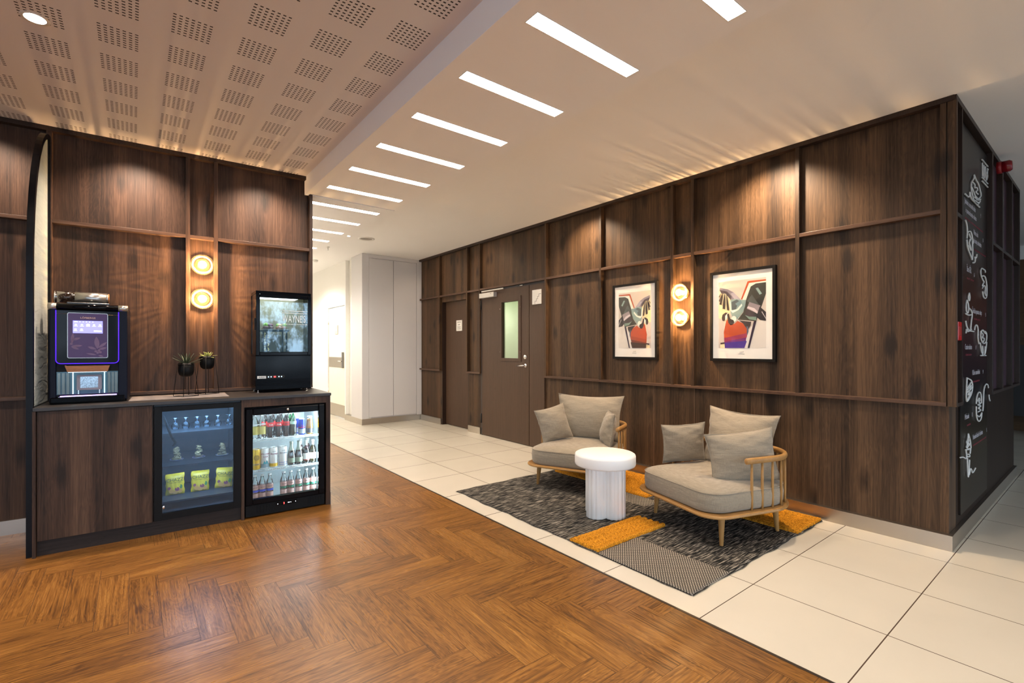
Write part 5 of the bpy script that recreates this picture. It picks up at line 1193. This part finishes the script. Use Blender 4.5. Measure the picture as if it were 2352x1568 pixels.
def wob(x, y, ex, ey):
    if ey: y += .006*math.sin(x*11)+.004*math.sin(x*29+1)
    if ex: x += .006*math.sin(y*13+.5)+.003*math.sin(y*31)
    return x, y
q = MB(); vs, fs = grid(RX0, RX1, RY0, RY1, 90, 70, lambda x, y: .007+.0012*math.sin(x*9+y*4)+.0008*math.sin(y*23), wob); q.add(vs, fs, 0, True); q.build('woven_ground', RS, rug)
q = MB(); 
for k in range(150):     # short loops of yarn along the long edges
    for (xa, ya, dx, dy) in ((RX0+(RX1-RX0)*k/150, RY0, 0, -1), (RX0+(RX1-RX0)*k/150, RY1, 0, 1)):
        wy = .006*math.sin(xa*11)+.004*math.sin(xa*29+1); q.tube([(xa, ya+wy, .004), (xa+.004, ya+wy+dy*.006, .006), (xa+.010, ya+wy, .004)], .0022, 4)
    if k < 112:
        ya = RY0+(RY1-RY0)*k/112
        for xa, dx in ((RX1, 1), (RX0, -1)): wx = .006*math.sin(ya*13+.5)+.003*math.sin(ya*31); q.tube([(xa+wx, ya, .004), (xa+wx+dx*.006, ya+.005, .006), (xa+wx, ya+.011, .004)], .0022, 4)
q.build('bound_edge', plain('edge yarn', (.05, .045, .04), .95, var=.7, vs=60), rug)
def tuft(x0, x1, y0, y1, along):
    rr = random.Random(int(x0*100)); ph = rr.uniform(0, 6)
    def zf(x, y):
        s = (x if along == 'y' else y); t = (y if along == 'y' else x)
        row = abs(math.sin(PI*(s+.004*math.sin(t*9+ph))/.052))**.6
        return .008+.020*row+rr.uniform(-.0022, .0022)
    q = MB(); nx, ny = max(8, int((x1-x0)/.011)), max(8, int((y1-y0)/.011))
    def e_(x, y, ex, ey):
        if ex: x += rr.uniform(-.004, .004)
        if ey: y += rr.uniform(-.004, .004)
        return x, y
    vs, fs = grid(x0, x1, y0, y1, nx, ny, zf, e_); q.add(vs, fs, 0, True); q.build('tufted_block', RO, rug)
def RL(x, y): return (x+2.57, y-3.19)
tuft(-2.305+2.57, -2.060+2.57, 2.312-3.19, 3.035-3.19, 'y')
tuft(-3.70+2.57, -2.55+2.57, 3.48-3.19, 4.055-3.19, 'x')
tuft(-2.00+2.57, -1.405+2.57, 3.64-3.19, 4.055-3.19, 'x')
for a in ((-2.05, -1.400, 2.300, 2.700), (-2.80, -2.42, 3.28, 3.475)):
    q = MB(); vs, fs = grid(a[0]+2.57, a[1]+2.57, a[2]-3.19, a[3]-3.19, 30, 20, lambda x, y: .0098+.0008*math.sin(x*40)*math.sin(y*37)); q.add(vs, fs, 0, True); q.build('checked_panel', RC, rug)

# ------------------------------------------------------------------ side table
tb = thing('side_table', 'round white stone side table on a fluted clover shaped base', 'side table', (-2.503, 2.892, .009))
MARB = plain('white honed marble', (.82, .80, .775), .42, var=.06, vs=4)
q = MB(); R0 = .234; q.lathe([(0, .384), (R0-.014, .384), (R0-.004, .388), (R0, .398), (R0, .458), (R0-.004, .470), (R0-.014, .476), (0, .477)], 72); q.build('table_top', MARB, tb)
q = MB(); pr = []; n = 360
for i in range(n):
    a = 2*PI*i/n
    lobes = .1; best = 0
    for k in range(4):           # outline of four overlapping round columns
        c = PI/4*0+k*PI/2-.904+PI/2*0-.66; cx_, cy_ = .096*math.cos(c), .096*math.sin(c); rr_ = .076
        bq = cx_*math.cos(a)+cy_*math.sin(a); dd = bq*bq-(cx_*cx_+cy_*cy_-rr_*rr_)
        if dd > 0:
            t = bq+math.sqrt(dd)
            if t > best: best = t; th = math.atan2(t*math.sin(a)-cy_, t*math.cos(a)-cx_)
    best2 = best+.0060*abs(math.sin(th*6.5))
    pr.append((best2*math.cos(a), best2*math.sin(a)))
vs = []; lv = [(.0, .975), (.004, 1.0), (.381, 1.0), (.384, 1.0)]
for z, s_ in lv: vs += [(x*s_, y*s_, z) for x, y in pr]
fs = [tuple(range(n))[::-1]]+[(j*n+i, j*n+(i+1) % n, (j+1)*n+(i+1) % n, (j+1)*n+i) for j in range(3) for i in range(n)]
q.add(vs, fs, 0, True); q.build('fluted_base', MARB, tb)

# ------------------------------------------------------------------ armchairs
def rr_outline(hx, yf, yb, rf, rb, n=14):
    P = []
    for cx_, cy_, r_, a0 in ((hx-rf, yf+rf, rf, -PI/2), (hx-rb, yb-rb, rb, 0), (-hx+rb, yb-rb, rb, PI/2), (-hx+rf, yf+rf, rf, PI)):
        for k in range(n+1): a = a0+PI/2*k/n; P.append((cx_+r_*math.cos(a), cy_+r_*math.sin(a)))
    return P
def pillow_mesh(w, h, t, seed, n=30, pin=.10):
    rr = random.Random(seed); ph = [rr.uniform(0, 6.28) for _ in range(8)]; vs = []; fs = []
    for side in (1, -1):
        for j in range(n+1):
            for i in range(n+1):
                u = i/n*2-1; v = j/n*2-1
                u = math.sin(u*PI/2)*.35+u*.65; v = math.sin(v*PI/2)*.35+v*.65
                x = w/2*u*(1-pin*(1-v*v)); z = h/2*v*(1-pin*(1-u*u))
                th = (max(0, 1-u*u)**.55)*(max(0, 1-v*v)**.55)
                cr_ = 1-.0*abs(u*v)
                y = side*t/2*th*cr_
                wr_ = th**.4*(max(abs(u), abs(v))**2)
                y += side*wr_*(.0065*math.sin(9*v+5*u+ph[0])+.0035*math.sin(17*v-6*u+ph[1])+.0025*math.sin(26*v+9*u+ph[2]))*(1 if 0 < i < n and 0 < j < n else 0)
                y += .010*math.sin(2.2*u+ph[3])*math.sin(1.9*v+ph[4])
                vs.append((x, y, z))
    o = (n+1)*(n+1)
    for s_ in range(2):
        for j in range(n):
            for i in range(n):
                a = s_*o+j*(n+1)+i; fs.append((a, a+n+1, a+n+2, a+1) if s_ == 0 else (a, a+1, a+n+2, a+n+1))
    return vs, fs
def pillow(par, nm, w, h, t, M_, seed, pin=.10):
    q = MB(); vs, fs = pillow_mesh(w, h, t, seed, pin=pin); q.add(vs, fs, 0, True, M_); o = q.build(nm, LINEN, par)
    # stitched seam round the rim
    q = MB(); P = []
    for k in range(48):
        t_ = k/48*4; sd = int(t_); f = (t_-sd)*2-1
        u, v = [(f, -1), (1, f), (-f, 1), (-1, -f)][sd]
        P.append((w/2*u*(1-pin*(1-v*v)), .010*0, h/2*v*(1-pin*(1-u*u))))
    q.tube(P, .0028, 5, closed=True, M=M_); q.build('seam', LINEN, o)
    return o
def armchair(label, loc, rz, pil):
    r = thing('lounge_armchair', label, 'armchair', (loc[0], loc[1], .009), rz, 'oak and linen lounge armchairs')
    hx, yf, yb = .425, -.44, .44
    q = MB(); out = rr_outline(hx, yf, yb, .15, .34)
    k = len(out); lv = [(.196, .012), (.199, .003), (.206, 0), (.214, .003), (.218, .012)]; vs = []
    for z, ins in lv:
        s_ = rr_outline(hx-ins, yf+ins, yb-ins, .15-ins, .34-ins); vs += [(x, y, z) for x, y in s_]
    fs = [tuple(range(k))[::-1], tuple((len(lv)-1)*k+i for i in range(k))]+[(j*k+i, j*k+(i+1) % k, (j+1)*k+(i+1) % k, (j+1)*k+i) for j in range(len(lv)-1) for i in range(k)]
    q.add(vs, fs, 0, False); o = q.build('seat_platform', OAK, r)
    for (x, y) in ((-.325, -.27), (.325, -.27), (-.27, .27), (.27, .27)):
        sx_ = 1 if x > 0 else -1; sy = 1 if y > 0 else -1
        q = MB(); q.lathe([(.0115, 0), (.0125, .004), (.0225, .185), (.0225, .197)], 20)
        for i, v in enumerate(q.v): f = 1-v[2]/.197; q.v[i] = (v[0]+x+sx_*.012*f, v[1]+y+sy*.012*f, v[2])
        q.build('leg', OAKV, r)
    # seat cushion
    lv = [(.219, .040), (.224, .022), (.240, .012), (.300, .008), (.345, .014), (.352, .020), (.362, .034), (.376, .070), (.386, .120), (.392, .19), (.395, .28)]
    vs = []; kk = None
    for z, ins in lv:
        e = ins+.028; s_ = rr_outline(hx-e, yf+e*.62, yb-e, max(.145-ins*.35, .02), max(.30-ins, .015), 12); kk = len(s_)
        vs += [(x, y, z+.0025*math.sin(7*x+3)*math.sin(6*y)) for x, y in s_]
    vs.append((0, 0, .397)); c_ = len(vs)-1
    fs = [tuple(range(kk))[::-1]]+[(j*kk+i, j*kk+(i+1) % kk, (j+1)*kk+(i+1) % kk, (j+1)*kk+i) for j in range(len(lv)-1) for i in range(kk)]+[((len(lv)-1)*kk+i, (len(lv)-1)*kk+(i+1) % kk, c_) for i in range(kk)]
    q = MB(); q.add(vs, fs, 0, True); o = q.build('seat_cushion', LINEN, r)
    e = .014+.028; q = MB(); q.tube([(x, y, .3475) for x, y in rr_outline(hx-e+.002, yf+e*.62-.002, yb-e+.002, .14, .29, 12)], .0024, 5, closed=True); q.build('seam', LINEN, o)
    # steam bent rail with spindles
    A = []; x_ = .385; ys = -.115; ybk = .405; rad = .27
    for t in range(9): A.append((x_, ys+(ybk-rad-ys)*t/9, .545))
    for t in range(15): a = PI/2*t/14; A.append((x_-rad+rad*math.cos(a), ybk-rad+rad*math.sin(a), .545))
    path = A+[(-p[0], p[1], p[2]) for p in A[::-1]]
    q = MB(); q.tube(path, .0165, 14, ry=.0205); q.ball((x_, ys, .545), (.0165, .010, .0205), 14, 8); q.ball((-x_, ys, .545), (.0165, .010, .0205), 14, 8)
    q.build('arm_rail', OAK, r)
    L_ = [0]
    for a, b in zip(path[:-1], path[1:]): L_.append(L_[-1]+(Vector(b)-Vector(a)).length)
    ns = 17
    for k in range(ns):
        s_ = .045+(L_[-1]-.09)*k/(ns-1); i = max(j for j in range(len(L_)) if L_[j] <= s_); i = min(i, len(path)-2); f = (s_-L_[i])/(L_[i+1]-L_[i]); p = Vector(path[i]).lerp(Vector(path[i+1]), f)
        q = MB(); q.tube([(p.x*1.0, p.y, .214), (p.x, p.y, .30), (p.x, p.y, .42), (p.x, p.y, .532)], [.0078, .0092, .0092, .0072], 10); q.build('spindle', OAKV, r)
    for j, (nm, w, h, t, M_) in enumerate(pil): pillow(r, nm, w, h, t, M_, 11+j+int(abs(rz*50)), .11 if j == 0 else .09)
    return r
T_ = Matrix.Translation; RX = lambda a: Matrix.Rotation(a, 4, 'X'); RY = lambda a: Matrix.Rotation(a, 4, 'Y'); RZ = lambda a: Matrix.Rotation(a, 4, 'Z')
armchair('taupe linen armchair with three cushions in front, right of the white side table', (-1.868, 3.392), -.297,
    [('back_cushion', .66, .46, .17, T_((-.015, .225, .592)) @ RX(-.22)),
     ('side_cushion', .47, .36, .16, T_((.235, .005, .535)) @ RZ(1.12) @ RX(-.14) @ RY(-.12)),
     ('side_cushion', .34, .32, .15, T_((-.295, -.045, .540)) @ RZ(1.15) @ RX(.16) @ RY(-.08))])
armchair('taupe linen armchair with three cushions behind, left of the white side table', (-3.256, 3.420), .419,
    [('back_cushion', .70, .46, .17, T_((.0, .215, .594)) @ RX(-.22)),
     ('side_cushion', .33, .33, .13, T_((.255, .035, .525)) @ RZ(-1.05) @ RX(-.18)),
     ('side_cushion', .33, .35, .17, T_((-.270, -.05, .545)) @ RZ(.80) @ RX(-.20) @ RY(-.22))])
